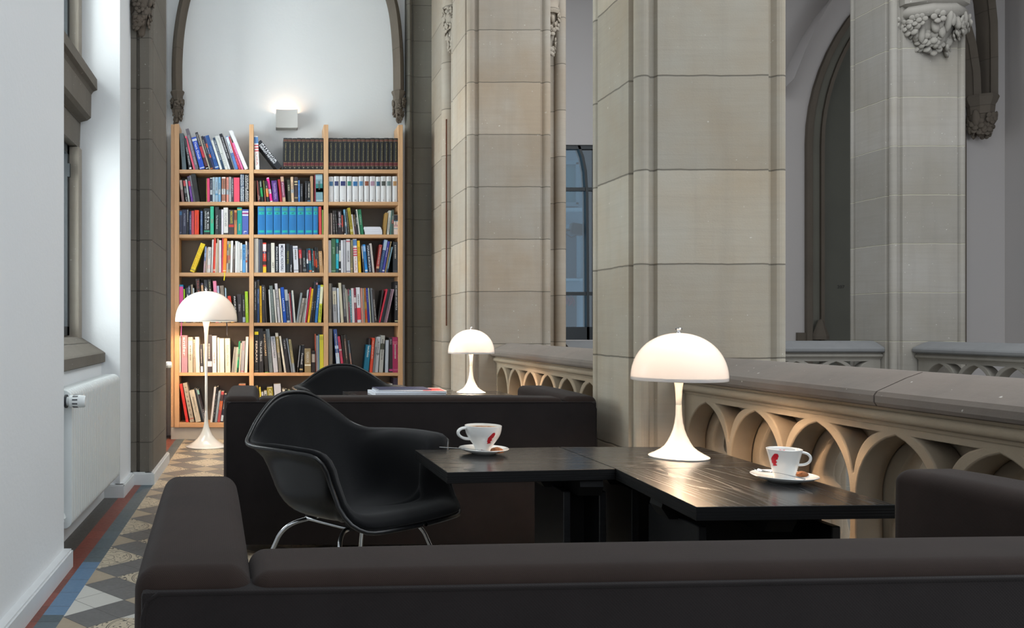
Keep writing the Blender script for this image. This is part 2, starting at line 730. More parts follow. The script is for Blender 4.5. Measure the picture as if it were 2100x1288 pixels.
    c = t.mix(isb, c, b)
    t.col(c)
    t.L.new(t.M('ADD', 0.34, t.M('MULTIPLY', n2, 0.25)), t.b.inputs['Roughness'])
    t.bump(t.M('SUBTRACT', t.M('MULTIPLY', n2, 0.2), sm), 0.15, 0.001)
    return t.m


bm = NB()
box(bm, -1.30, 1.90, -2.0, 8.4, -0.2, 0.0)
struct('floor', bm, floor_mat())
# hall beyond the balustrade lies a storey lower; galleries around it
m_hall_floor = plain('hall_floor', 'a7a294', 0.6)
bm = NB()
box(bm, 1.90, 5.55, -2.0, 7.3, -3.4, -3.2)
struct('floor_hall', bm, m_hall_floor)
bm = NB()
box(bm, 1.90, 9.0, 7.3, 10.2, -0.2, 0.0)
box(bm, 5.55, 9.0, -2.0, 7.3, -0.2, 0.0)
struct('floor_gallery', bm, plain('gallery_floor', '7c7468', 0.5))
bm = NB()
box(bm, 1.90, 5.40, 7.16, 7.42, -3.2, -0.2)
box(bm, 5.40, 5.66, -2.0, 7.42, -3.2, -0.2)
box(bm, 1.80, 1.90, -2.0, 7.16, -3.2, -0.2)
struct('wall_hall', bm, m_pier_far)

# ================================================================ left wall: pier, window niches
bm = NB()
box(bm, -1.60, -0.82, -1.5, 3.535, 0.0, 5.2)
struct('wall_left', bm, m_white)
bm = NB()   # second pier and the reveal facing the camera
box(bm, -1.60, -0.83, 4.99, 6.22, 0.0, 5.2)
struct('wall_left_pier', bm, m_white)
bm = NB()   # parapet walls below the two windows, and third pier before the back wall
box(bm, -1.25, -0.938, 3.535, 4.99, 0.0, 0.80)
struct('wall_left_sill', bm, m_white)
bm = NB()
box(bm, -1.25, -0.938, 6.22, 7.10, 0.0, 0.80)
struct('wall_left_sill', bm, m_white)
bm = NB()
box(bm, -1.60, -0.86, 7.10, 7.9, 0.0, 5.2)
struct('wall_left_end', bm, m_white)


def bb(bm, x0, x1, y0, y1):
    """skirting board with a chamfered top"""
    prism(bm, [(x0, y0), (x1, y0), (x1, y1), (x0, y1)], 'z', 0.0, 0.068)
    box(bm, x0 + 0.004, x1 - 0.006, y0 + 0.004, y1 - 0.006, 0.068, 0.076)


bm = NB()
bb(bm, -0.86, -0.784, -1.5, 3.545)
struct('baseboard_left', bm, m_trim)
bm = NB()
bb(bm, -0.94, -0.915, 3.546, 4.954)
bb(bm, -0.94, -0.915, 6.245, 7.09)
struct('baseboard_niche', bm, m_trim)
bm = NB()
bb(bm, -1.02, -0.802, 4.955, 4.995)
bb(bm, -0.86, -0.800, 4.96, 5.38)
bb(bm, -0.82, -0.69, 5.355, 5.40)
bb(bm, -0.74, -0.675, 5.36, 6.24)
struct('baseboard_pier', bm, m_trim)

# dark sandstone pilaster on the pier, moulded front edge
prof = [(-0.84, 5.40), (-0.795, 5.40), (-0.792, 5.425), (-0.778, 5.425), (-0.772, 5.400), (-0.712, 5.395),
        (-0.700, 5.405), (-0.695, 5.43), (-0.705, 5.46), (-0.697, 5.48), (-0.695, 6.20), (-0.84, 6.20)]
bm = NB()
prism(bm, prof, 'z', 0.076, 5.2)
pil = tag(obj('stone_pilaster', bm, m_dark_stone), 'dark sandstone pilaster rising between the two radiators on the left wall', 'pilaster', kind='structure')


def foliage(c, rx, ry, h, n, seed, s=0.045, back=None):
    """carved leaf cluster: overlapping petals on an inverted half cone, c = top centre"""
    bm = NB()
    q = random.Random(seed)
    lathe(bm, [(0.0, 0.0), (rx * 0.8, 0.0), (rx * 0.75, -h * 0.3), (rx * 0.45, -h * 0.7), (rx * 0.22, -h * 0.95), (0, -h)], 20,
          Matrix.Translation(c) @ Matrix.Diagonal((1, ry / rx, 1, 1)))
    for i in range(n):
        a = q.uniform(-PI, PI)
        t = q.uniform(0.02, 0.90)
        rr = 0.80 * (1 - t) ** 0.8 + 0.22
        ca, sa = math.cos(a), math.sin(a)
        p = Vector((c[0] + rx * rr * ca, c[1] + ry * rr * sa, c[2] - h * t))
        k = s * q.uniform(0.6, 1.0)
        tx = Vector((-sa, ca, 0))
        if i % 2 == 0:
            ph = q.uniform(0, 1.2)
            for j in range(5):      # a five-petalled flower facing outwards, petals cupped
                b = 2 * PI * j / 5 + ph
                o = p + tx * (k * 0.62 * math.cos(b)) + Vector((0, 0, k * 0.62 * math.sin(b))) + Vector((ca, sa, 0)) * k * 0.25
                blob(bm, o, k * 0.48, (0.42, 0.95, 1.0), 2, 0.06, i * 7 + j, a, 0.3 * math.sin(b))
            blob(bm, p + Vector((ca, sa, 0)) * k * 0.42, k * 0.17, (1, 1, 1), 1)
        else:
            blob(bm, p, k, (0.40, q.uniform(.35, .6), q.uniform(.8, 1.3)), 2, 0.10, i, a + q.uniform(-.4, .4), q.uniform(-.5, .5))
    return bm


obj('carved_capital', foliage((-0.76, 5.40, 3.16), 0.085, 0.07, 0.34, 40, 3, 0.04), m_rib, pil, smooth=60)

# ---- window 1 surround (near niche)
m_glass_g = glassy('greenish_glass', 'f7fbf9', 0.10)
bm = NB()     # lintel/transom beam running along the niche, moulded
prism(bm, [(-0.964, 2.440), (-0.962, 2.378), (-0.985, 2.368), (-0.997, 2.350), (-0.999, 2.215), (-1.02, 2.200),
           (-1.06, 2.190), (-1.065, 2.035), (-1.30, 2.02), (-1.30, 2.47), (-1.00, 2.47)], 'y', 3.535, 4.99)
struct('trim_1', bm, m_dark_stone)
bm = NB()     # jambs: stone upright at the far end, lower and upper window
box(bm, -1.16, -1.050, 4.90, 4.985, 0.90, 2.03, 0.008)
box(bm, -1.16, -1.050, 4.90, 4.985, 2.47, 5.0, 0.008)
box(bm, -1.16, -1.050, 3.54, 3.62, 0.90, 2.03, 0.008)
box(bm, -1.16, -1.050, 3.54, 3.62, 2.47, 5.0, 0.008)
struct('trim_2', bm, m_concrete)
bm = NB()     # sloping sill
prism(bm, [(-1.20, 0.945), (-1.06, 0.935), (-0.925, 0.850), (-0.915, 0.842), (-0.915, 0.790), (-0.935, 0.782), (-1.20, 0.782)], 'y', 3.535, 4.985)
struct('trim_3', bm, m_dark_stone)
bm = NB()


def window(n, y0, y1, z0, z1, x):
    e = tag(empty('window_%d' % n, (x, (y0 + y1) / 2, z0)), kind='structure')
    h = (y1 - y0) / 2
    bm = NB()
    for a, b, c, d in ((-h, h, 0, .05), (-h, h, z1 - z0 - .05, z1 - z0), (-h, -h + .05, 0, z1 - z0), (h - .05, h, 0, z1 - z0), (-.02, .02, 0, z1 - z0)):
        box(bm, -.02, .025, a, b, c, d)
    obj('window_frame', bm, m_steel, e)
    bm = NB()
    box(bm, -.006, .002, -h + .04, h - .04, .04, z1 - z0 - .04)
    obj('window_pane', bm, m_glass_g, e)
    bm = NB()
    box(bm, .025, .04, h - .06, h - .035, (z1 - z0) * .83, (z1 - z0) * .9)
    obj('hinge', bm, m_steel, e)
    return e


window(1, 3.62, 4.90, 0.945, 2.03, -1.13)
window(2, 3.62, 4.90, 2.47, 4.8, -1.13)
window(3, 6.24, 7.08, 0.82, 4.8, -1.10)
bm = NB()
box(bm, -1.3, -0.84, 3.535, 4.99, 4.8, 5.2)
box(bm, -1.3, -0.84, 6.22, 7.10, 4.8, 5.2)
struct('wall_left_top', bm, m_white)

# ================================================================ back wall with its arch
bm = NB()
box(bm, -1.2, 1.42, 7.76, 7.95, 0.0, 5.2)
struct('wall_back', bm, m_white)
KB = 7.70 / F
rib_prof = [(-0.030, -0.06), (-0.030, 0.0), (-0.018, 0.02), (-0.022, 0.032), (-0.008, 0.05), (0.0, 0.058),
            (0.008, 0.05), (0.022, 0.032), (0.018, 0.02), (0.030, 0.0), (0.030, -0.06)]


def rib(name, path, label, s=1.0, mat=None):
    """moulded arch rib swept in a plane; profile u lies in the plane, v towards the camera"""
    bm = NB()
    P = [Vector(p) for p in path]
    rings = []
    for i, p in enumerate(P):
        t = (P[min(i + 1, len(P) - 1)] - P[max(i - 1, 0)]).normalized()
        n = Vector((t.z, 0, -t.x)).normalized() if abs(t.y) < 0.5 else Vector((1, 0, 0))
        b = Vector((0, -1, 0))
        rings.append([bm.verts.new(p + n * u * s + b * v * s) for u, v in rib_prof])
    m = len(rib_prof)
    for a, b in zip(rings, rings[1:]):
        for i in range(m):
            bm.faces.new((a[i], a[(i + 1) % m], b[(i + 1) % m], b[i]))
    bm.faces.new(rings[0])
    bm.faces.new(rings[-1][::-1])
    return tag(obj(name, bm, mat or m_rib, smooth=35), label, 'arch rib', kind='structure')


def arc_path(pts, Y):
    """smooth path through photograph points at depth Y (Catmull-Rom)"""
    P = [at(a, b, Y) for a, b in pts]
    P = [P[0] * 2 - P[1]] + P + [P[-1] * 2 - P[-2]]
    out = []
    for i in range(1, len(P) - 2):
        for k in range(8):
            t = k / 8
            a, b, c, d = P[i - 1], P[i], P[i + 1], P[i + 2]
            out.append(0.5 * ((2 * b) + (c - a) * t + (2 * a - 5 * b + 4 * c - d) * t * t + (3 * b - a - 3 * c + d) * t ** 3))
    out.append(P[-2])
    return out


rib('arch_rib', arc_path([(363, 190), (363, 125), (368, 60), (379, 0), (400, -70), (440, -150), (510, -230), (590, -290)], 7.74),
    'brown stone arch rib curving up at the left edge of the white end wall', 1.6)
rib('arch_rib', arc_path([(818, 190), (817, 120), (812, 50), (803, 0), (780, -70), (740, -150), (670, -230), (590, -290)], 7.74),
    'brown stone arch rib curving up at the right edge of the white end wall', 1.6)


def corbel(px, Y, s, label, seed, ytop=187, lh=0.21):
    c = at(px, ytop, Y)
    bm = NB()
    lathe(bm, [(0, 0.0), (0.058 * s, 0.0), (0.064 * s, -0.012 * s), (0.056 * s, -0.035 * s), (0.050 * s, -0.045 * s), (0.047 * s, -0.085 * s), (0.035 * s, -0.09 * s), (0, -0.09 * s)], 8)
    o = obj('stone_corbel', bm, m_rib, smooth=30, loc=c)
    tag(o, label, 'corbel', kind='structure')
    obj('carved_leaves', foliage((0, 0, -0.085 * s), 0.055 * s, 0.05 * s, lh * s, 34, seed, 0.032 * s), m_rib, o, smooth=60)
    return o


corbel(364, 7.70, 1.0, 'leaf-carved corbel carrying the left arch rib above the bookcase', 11)
corbel(817, 7.70, 1.0, 'leaf-carved corbel carrying the right arch rib above the bookcase', 12)

# dark pilaster right of the bookcase
bm = NB()
prof = [(1.30, 7.78), (1.300, 7.70), (1.31, 7.68), (1.33, 7.675), (1.345, 7.69), (1.35, 7.715), (1.36, 7.72), (1.37, 7.705), (1.375, 7.72), (1.60, 7.72), (1.60, 7.95), (1.30, 7.95)]
prism(bm, prof, 'z', 0.0, 5.2)
tag(obj('stone_pilaster', bm, stone('sandstone_grey', '7b7a72', '716c62', z0=0.99, sp=0.323, joint='55534c', stria=0.3)),
    'dark grey stone pilaster standing against the right side of the bookcase', 'pilaster', kind='structure')


# ================================================================ big piers
def corner(cx, cy, sx, sy, r=0.030, g=0.022):
    """moulded corner of a pier: groove, round bead, groove (points from the x-face to the y-face)"""
    bx, by = cx - sx * r, cy - sy * r       # bead centre
    pts = []
    a0 = math.atan2(0, sx)
    # along the face normal to x: groove then bead then groove on the face normal to y
    pts.append((cx, cy - sy * (2 * r + g)))
    pts.append((cx - sx * 0.022, cy - sy * (2 * r + g * 0.75)))
    pts.append((cx - sx * 0.022, cy - sy * 2 * r))
    for i in range(9):
        t = -0.55 + (PI / 2 + 1.1) * i / 8
        pts.append((bx + sx * r * math.cos(t), by + sy * r * math.sin(t)))
    pts.append((cx - sx * 2 * r, cy - sy * 0.022))
    pts.append((cx - sx * (2 * r + g * 0.75), cy - sy * 0.022))
    pts.append((cx - sx * (2 * r + g), cy))
    return pts


def pier_prof(x0, x1, y0, y1, r=0.031):
    a = corner(x0, y0, -1, -1, r)[::1]          # front-left: from left face round to the front face
    b = corner(x1, y0, 1, -1, r)[::-1]
    c = corner(x1, y1, 1, 1, r)
    d = corner(x0, y1, -1, 1, r)[::-1]
    return a + b + c + d


bm = NB()
prism(bm, pier_prof(1.553, 2.180, 3.53, 4.03), 'z', 0.0, 5.2)
p1 = tag(obj('stone_pillar', bm, m_pier), 'broad pale sandstone pillar directly behind the near table lamp', 'pillar', kind='structure')

# corner pier: front block, recess with wall shaft on its left, long flank to the back wall, shaft on its right
bm = NB()
pr = pier_prof(1.535, 2.160, 6.36, 6.95)
prism(bm, pr, 'z', 0.0, 5.2)
p2 = tag(obj('stone_pillar', bm, m_pier_mid), 'sandstone corner pillar behind the far table lamp, beside the bookcase', 'pillar', kind='structure')
bm = NB()
box(bm, 1.590, 2.30, 6.90, 7.02, 0.0, 5.2)
prism(bm, [(1.535, 7.30), (1.545, 7.285), (1.60, 7.285), (2.4, 7.285), (2.4, 7.9), (1.535, 7.9)], 'z', 0, 5.2)
box(bm, 1.62, 2.35, 6.95, 7.4, 0.0, 5.2)
obj('flank_block', bm, m_pier_mid, p2)
for cx, cy, r in ((1.575, 7.19, 0.062), (1.60, 6.97, 0.03), (2.525, 7.22, 0.045), (2.43, 7.26, 0.028)):
    bm = NB()
    lathe(bm, [(r, 0.0), (r, 5.2)], 24, Matrix.Translation((cx, cy, 0)), cap=True)
    obj('wall_shaft', bm, m_pier_mid, p2, smooth=40)
bm = NB()
box(bm, 2.35, 2.50, 7.24, 7.9, 0.0, 5.2)
obj('flank_block', bm, m_pier_mid, p2)
for cx, cy, h, sd in ((1.57, 6.98, 0.34, 5), (2.36, 7.05, 0.36, 6)):
    bm = foliage((0, 0, 0), 0.085, 0.085, h, 40, sd, 0.045)
    lathe(bm, [(0, .0), (0.09, .0), (0.10, 0.03), (0.085, 0.06), (0.095, 0.10), (0.095, 1.0), (0, 1.0)], 10)
    obj('carved_corbel', bm, m_pier_mid, p2, smooth=50, loc=(cx, cy, 3.56 if sd == 6 else 3.58))
# rusty heating pipe showing in the joint of the left recess
bm = NB()
tube(bm, [(1.538, 7.11, 1.0), (1.538, 7.11, 2.72)], 0.006, 8)
obj('rusty_rod', bm, plain('rust', '6a3820', 0.9, var=0.3), p2)

# far pillar on the other side of the stair hall
bm = NB()
prism(bm, pier_prof(5.225, 5.845, 7.07, 7.60), 'z', -3.2, 5.2)
p3 = tag(obj('stone_pillar', bm, m_pier_far), 'grey-green sandstone pillar across the hall with a flower-carved capital', 'pillar', kind='structure')
bm = foliage((0, 0, 0), 0.27, 0.16, 0.27, 110, 21, 0.075)
lathe(bm, [(0, 0.25), (0.30, 0.25), (0.29, 0.12), (0.25, 0.10), (0.275, 0.07), (0.275, 0.03), (0.24, 0.0), (0, 0.0)], 8,
      Matrix.Diagonal((1, 0.65, 1, 1)) @ Matrix.Rotation(PI / 8, 4, 'Z'))
obj('carved_capital', bm, stone('capital_stone', '918d86', '86817a', z0=-3, sp=20, stria=0.1), p3, smooth=50, loc=(5.565, 7.10, 3.53))


# ================================================================ balustrades
def tracery_holes(L, first, pitch, narrow=0.0):
    """pointed openings and spandrel triangles in (s, z)"""
    holes = []
    n0 = -2
    k = first
    ap = 0.696
    while k - pitch > 0:
        k -= pitch
    hw = pitch / 2 - 0.014
    while k < L - 0.02:
        c = k

        def arch(hw, zap, zsp, zlo, zb):
            rise = zap - zsp
            R = (rise * rise + hw * hw) / (2 * hw)
            pts = []
            for i in range(17):
                z = rise * i / 16
                pts.append((max(math.sqrt(max(R * R - z * z, 0)) - (R - hw), 0.0), z))
            up = [(x, zsp + z) for x, z in pts]
            up = up + [(-x, z) for x, z in up[::-1][1:]]
            k_ = (zlo - zb) / rise
            dn = [(-x, zlo - z * k_) for x, z in pts]
            dn = dn + [(-x, z) for x, z in dn[::-1][1:]]
            return up + dn
        if narrow:
            q = [(0.0, 0.668), (0.030, 0.648), (0.062, 0.612), (0.088, 0.572), (0.102, 0.535), (0.106, 0.510), (0.098, 0.494), (0.074, 0.482), (0.060, 0.470), (0.072, 0.458),
                 (0.104, 0.448), (0.120, 0.425), (0.124, 0.395), (0.120, 0.350), (0.104, 0.300), (0.072, 0.250), (0.034, 0.215), (0.0, 0.200)]
            H_ = q + [(-x, z) for x, z in q[::-1][1:-1]]
            if c - 0.13 > 0.02 and c + 0.13 < L - 0.02:
                holes.append([(c + x, z) for x, z in H_])
            k += pitch
            continue
        A = arch(hw - narrow, ap - narrow * 1.4, 0.50 if not narrow else 0.52, 0.40, 0.20 + narrow)
        if c - hw > 0.02 and c + hw < L - 0.02:
            holes.append([(c + x, z) for x, z in A])
        elif c + hw * 0.3 < L - 0.02 and c - hw * 0.3 > 0.02:
            cl = [(min(max(c + x, 0.02), L - 0.02), z) for x, z in A]
            holes.append(cl)
        m = k + pitch / 2
        if not narrow:
            for zt, z1 in ((0.700, 0.50), (0.195, 0.40)):
                tri = []
                rise = 0.196
                R = (rise * rise + hw * hw) / (2 * hw)
                for i in range(13):
                    t = 0.33 + 0.67 * i / 12
                    xa = math.sqrt(R * R - (rise * t) ** 2) - (R - hw)
                    half = pitch / 2 - xa - 0.019 - 0.044 * t * t
                    z = z1 + (zt - z1) * t
                    tri.append((max(half, 0.002), z))
                tri = tri + [(-x, z) for x, z in tri[::-1]]
                if m + 0.11 < L - 0.01 and m - 0.11 > 0.01:
                    holes.append([(m + x, z) for x, z in tri])
        k += pitch
    return holes


def balustrade(loc, rz, L, first, label, pitch=0.335, joints=(), deep=True, mats=(None, None)):
    """local s = +x along, t = y across (front face at t = -0.103), z up"""
    mt = mats[0] or m_trac
    mc = mats[1] or m_cope
    e = empty('stone_balustrade', loc, rz)
    tag(e, label, 'balustrade', 'pierced stone balustrades around the hall')
    R = Matrix.Rotation(PI / 2, 4, 'X')
    outer = [(0, 0.0), (L, 0.0), (L, 0.738), (0, 0.738)]
    H = tracery_holes(L, first, pitch)
    plate('arcade_front', outer, H, 0.080, 0.005, mt, e, Matrix.Translation((0, -0.063, 0)) @ R)
    if deep:
        Hn = tracery_holes(L, first, pitch, 0.030)
        plate('arcade_core', [(0, 0), (L, 0), (L, 0.72), (0, 0.72)], Hn, 0.05, 0.010, mt, e, Matrix.Translation((0, 0.006, 0)) @ R)
        plate('arcade_back', outer, H, 0.05, 0.01, mt, e, Matrix.Translation((0, 0.078, 0)) @ R)
        # round shafts behind each mullion, on the hall side
        k = first - pitch / 2
        while k > pitch:
            k -= pitch
        while k < L:
            if k > 0.05 and k < L - 0.05:
                bm = NB()
                lathe(bm, [(0.047, 0.16), (0.047, 0.40), (0.040, 0.44), (0.040, 0.50), (0.052, 0.545), (0.040, 0.60), (0.02, 0.66)], 20, Matrix.Translation((k, 0.040, 0)), cap=True)
                obj('shaft', bm, mt, e, smooth=50)
            k += pitch
    # coping in blocks, sloping both ways
    cp = [(-0.115, 0.772), (-0.143, 0.778), (-0.150, 0.788), (-0.150, 0.806), (-0.142, 0.818), (-0.06, 0.855), (-0.015, 0.871), (0.015, 0.871),
          (0.06, 0.855), (0.142, 0.818), (0.150, 0.806), (0.150, 0.788), (0.143, 0.778), (0.115, 0.772)]
    cuts = [0] + list(joints) + [L]
    for a, b in zip(cuts, cuts[1:]):
        bm = NB()
        prism(bm, cp, 'x', a + (0.003 if a else 0), b - (0.003 if b < L else 0))
        obj('coping', bm, mc, e, smooth=30)
    bm = NB()
    for sg in (-1, 1):
        pf = [(sg * 0.05, 0.772), (sg * 0.115, 0.772)]
        for i in range(9):
            a = PI / 2 - PI * i / 8
            pf.append((sg * (0.112 + 0.016 * math.cos(a)), 0.742 + 0.016 * math.sin(a) + 0.006))
        pf += [(sg * 0.108, 0.722), (sg * 0.05, 0.722)]
        prism(bm, pf, 'x', 0, L)
    obj('moulding', bm, mt, e, smooth=40)
    return e


# our side: two bays along +Y, face towards the seats (local x = world +Y, local -y = world -X  -> rz = 90deg gives -y -> +x; use mirrored run)
# rotate so that local +x = world -Y and local -y = world -X
balustrade((1.85, 3.53, 0), -PI / 2, 2.9, 3.53 - 3.361 + 0.0, 'pierced stone balustrade with pointed arches beside the near table', joints=(3.53 - 2.37,))
balustrade((1.85, 6.36, 0), -PI / 2, 2.30, 6.36 - 6.227, 'pierced stone balustrade between the two pale pillars, behind the far sofa', joints=())
mf = (stone('tracery_far', '8f8a82', '87827a', z0=-3, sp=20, stria=0.2, speck=False), stone('coping_far', '757678', '6d6e70', z0=-3, sp=20, stria=0.3, speck=False))
balustrade((2.575, 7.30, 0), 0, 2.645, 0.26, 'far stone balustrade across the hall, left of the flower-capital pillar', joints=(), deep=False, mats=mf)
balustrade((5.53, 7.06, 0), -PI / 2, 4.6, 0.22, 'far stone balustrade running right from the flower-capital pillar', joints=(), deep=False, mats=mf)

# ================================================================ far gallery walls
YW = 9.9
KW = YW / F
wx0, wx1 = 3.2, xx(1222, YW)
wz0, wz1 = zz(697, YW), zz(297, YW)
bm = NB()
box(bm, 1.4, wx0, YW, YW + 0.2, 0, 5.2)
box(bm, wx1, 6.15, YW, YW + 0.2, 0, 5.2)
box(bm, wx0, wx1, YW, YW + 0.2, wz1, 5.2)
box(bm, wx0, wx1, YW, YW + 0.2, 0, wz0)
box(bm, 8.3, 8.7, YW, YW + 0.2, 0, 5.2)
struct('wall_far', bm, m_wall_far)
bm = NB()
box(bm, 8.62, 8.8, -2, YW + 0.2, 0, 5.2)
struct('wall_right', bm, m_wall_far)
# pointed doorway: moulded jamb and arch, recessed grey door wall with the room number
dc = 7.216


def arch_pts(hw, zs, n=10, R=None):
    R = R or hw * 2.6
    pts = [(-hw, 0.0), (-hw, zs)]
    cx = R - hw
    a1 = math.acos((R - hw) / R)
    for i in range(1, n + 1):
        a = a1 * i / n
        pts.append((cx - R * math.cos(a), zs + R * math.sin(a)))
    return pts + [(-x, z) for x, z in pts[::-1][1:]]


hole = [(x + dc, z) for x, z in arch_pts(0.90, 3.10, R=2.43)]
bm = NB()
for sg in (-1, 1):
    half = [p for p in hole if sg * (p[0] - dc) >= -1e-6]
    if sg == 1:
        half = half[::-1]
    xo = 6.15 if sg < 0 else 8.3
    # strips from the opening edge out to the side, and up to the ceiling
    for (xa, za), (xb, zb) in zip(half, half[1:]):
        if zb - za > 1e-4:
            V = [[bm.verts.new((x, y, z)) for x, z in ((xa, za), (xb, zb), (xo, zb), (xo, za))] for y in (YW, YW + 0.2)]
            bm.faces.new(V[0])
            bm.faces.new(V[1])
box(bm, 6.15, 8.3, YW, YW + 0.2, max(p[1] for p in hole), 5.6)
tag(obj('wall_far_door', bm, m_wall_far), kind='structure')
d = tag(empty('door_1', (dc, YW, 0)), kind='structure')
prev = None
m_door_stone = stone('door_stone', '5f564c', '574d43', z0=-3, sp=20, stria=0.15, speck=False)
m_door_stone2 = stone('door_stone_inner', '6b6a60', '64625a', z0=-3, sp=20, stria=0.15, speck=False)
for hw0, hw1, y0, y1, mm in ((0.92, 0.86, -0.05, 0.1, m_door_stone), (0.86, 0.835, -0.02, 0.16, m_door_stone), (0.835, 0.725, 0.03, 0.2, m_door_stone2), (0.725, 0.685, 0.0, 0.24, m_door_stone)):
    A = arch_pts(hw0, 3.10, R=2.45)
    B = arch_pts(hw1, 3.10, R=2.45 - (hw0 - hw1))
    bm = NB()
    n = len(A)
    V = [[bm.verts.new((p[0], y, p[1])) for p in Q] for Q, y in ((A, y0), (B, y0), (B, y1), (A, y1))]
    for i in range(n - 1):
        for a, b in ((0, 1), (1, 2), (2, 3), (3, 0)):
            bm.faces.new((V[a][i], V[a][i + 1], V[b][i + 1], V[b][i]))
    obj('door_moulding', bm, mm, d, smooth=35)
bm = NB()
prism(bm, arch_pts(0.695, 3.10, R=2.24), 'y', 0.20, 0.26)
obj('door_leaf', bm, plain('door_grey', '57574f', 0.7, var=0.1, sc=3), d)
bm = NB()
lathe(bm, [(0.10, 0.0), (0.10, 0.04), (0.03, 0.22), (0.0, 0.24)], 4, Matrix.Translation((-0.745, -0.02, 0.84)), cap=True)
obj('jamb_stop', bm, m_door_stone, d)
bm = NB()
nx0, nx1, nz0, nz1 = xx(1718, YW + .19) - dc, xx(1733, YW + .19) - dc, zz(591.5, YW + .19), zz(585, YW + .19)
put_text(bm, '207', lambda u, v: (nx0 + (nx1 - nx0) * u, 0.197, nz0 + (nz1 - nz0) * v))
obj('door_number', bm, flat('1b1a18'), d)
bm = NB()
box(bm, dc - 1.02, dc - 0.92, YW - 0.03, YW, 0.80, 0.92)
box(bm, 5.9, dc - 0.92, YW - 0.03, YW, 0.0, 0.08)
struct('trim_4', bm, m_door_stone)

# ribs and corbel in the far right corner
cw = at(2012, 197, YW - 0.12)
rib('arch_rib', [at(a, b, YW - 0.1) for a, b in ((1996, 200), (1994, 150), (1986, 95), (1972, 45), (1950, 0), (1915, -50), (1870, -95))],
    'brown vault rib curving up to the left behind the flower-capital pillar', 1.9)
rib('arch_rib', [at(a, b, YW - 0.12) for a, b in ((2030, 198), (2030, 120), (2029, 50), (2024, 0), (2012, -60), (1990, -120))],
    'brown vault rib rising straight beside the far right wall', 1.9)
corbel(2012, YW - 0.14, 2.55, 'leaf-carved corbel carrying two vault ribs on the far right wall', 14, 197, 0.10)
# pointed wall rib edge: blind arch on the far wall behind the doorway
bm = NB()
pts = [at(a, b, YW) for a, b in ((1590, 200), (1614, 140), (1640, 85), (1668, 40), (1700, 0), (1745, -45), (1800, -85))]
for a, b in zip(pts, pts[1:]):
    v = [bm.verts.new(p) for p in (a, b, b + Vector((0, -0.35, 0.12)), a + Vector((0, -0.35, 0.12)))]
    bm.faces.new(v)
struct('trim_5', bm, m_wall_far, smooth=60)

# window to the street with steel frame
w = tag(empty('window_4', ((wx0 + wx1) / 2, YW, wz0)), kind='structure')
hw, hh = (wx1 - wx0) / 2, wz1 - wz0
bm = NB()
box(bm, -hw, hw, 0.02, 0.10, hh - 0.045, hh)
box(bm, -hw, hw, 0.02, 0.10, 0, 0.15)
for y in (387, 602):
    z = zz(y, YW) - wz0
    box(bm, -hw, hw, 0.03, 0.09, z - 0.02, z + 0.02)
mx_ = (wx0 + wx1) / 2
A = []
for x_, y_ in ((1186, 298), (1194, 320), (1200, 350), (1203, 400), (1204, 500), (1205, 700)):
    p = at(x_, y_, YW)
    A.append((p.x - mx_, p.z - wz0))
B = [(x + 0.03, z) for x, z in A]
prism(bm, A + B[::-1], 'y', 0.02, 0.10)
prism(bm, [(A[0][0], A[0][1])] + [(x, z) for x, z in A[1:]] + [(hw, A[-1][1]), (hw, A[0][1])], 'y', 0.11, 0.14)
obj('window_frame', bm, m_steel, w)
bm = NB()
box(bm, -hw, hw, 0.055, 0.065, 0, hh)
obj('window_pane', bm, glassy('street_glass', 'b4cdda', 0.10), w)

# street facade outside that window
b0 = empty('street_building', (5.5, 13.0, 0))
tag(b0, 'pale blue-grey building seen through the window between the two pillars', 'building')
m_fac = plain('facade_render', 'aab6c0', 0.8)
bm = NB()
box(bm, -2.5, 2.5, 0.0, 0.3, -0.5, 5.5)
obj('facade', bm, m_fac, b0)
YF = 12.98
for (xa, xb, ya, yb) in ((1150, 1184, 334, 420), (1150, 1186, 465, 575)):
    bm = NB()
    p, q = at(xa, yb, YF), at(xb, ya, YF)
    box(bm, p.x - 5.5, q.x - 5.5, -0.04, 0.0, p.z, q.z)
    o = obj('facade_window', bm, plain('curtain_teal', '5f8f98' if ya < 400 else '4a5a66', 0.6), b0)
    bm = NB()
    for xf in (0.97, 0.0):
        x_ = p.x + (q.x - p.x) * xf
        box(bm, x_ - 5.5 - .03, x_ - 5.5 + .03, -0.07, -0.04, p.z, q.z)
    for z_ in (p.z, q.z):
        box(bm, p.x - 5.5, q.x - 5.5, -0.07, -0.04, z_ - .03, z_ + .03)
    obj('window_casing', bm, flat('8fa3ad'), o)
bm = NB()
for ya, yb in ((428, 434), (572, 576), (300, 304)):
    box(bm, -2.5, 0.5, -0.12, 0.0, zz(yb, YF), zz(ya, YF))
obj('cornice', bm, flat('c2ccd2'), b0)
bm = NB()
p, q = at(1150, 690, YF), at(1182, 606, YF)
box(bm, p.x - 5.5, q.x - 5.5, -0.03, 0, p.z, q.z)
obj('shop_window', bm, flat('3a4650'), b0)
bm = NB()
for i in range(7):
    a = at(1158 + i * 3.2, 628 - (i % 3) * 2, YF - 0.06)
    tube(bm, [(a.x - 5.5, -0.05, a.z), (a.x - 5.5 + .02, -0.05, a.z + .07), (a.x - 5.5 - .01, -0.05, a.z + .13)], 0.006, 5)
obj('red_sign', bm, flat('a2263a'), b0)
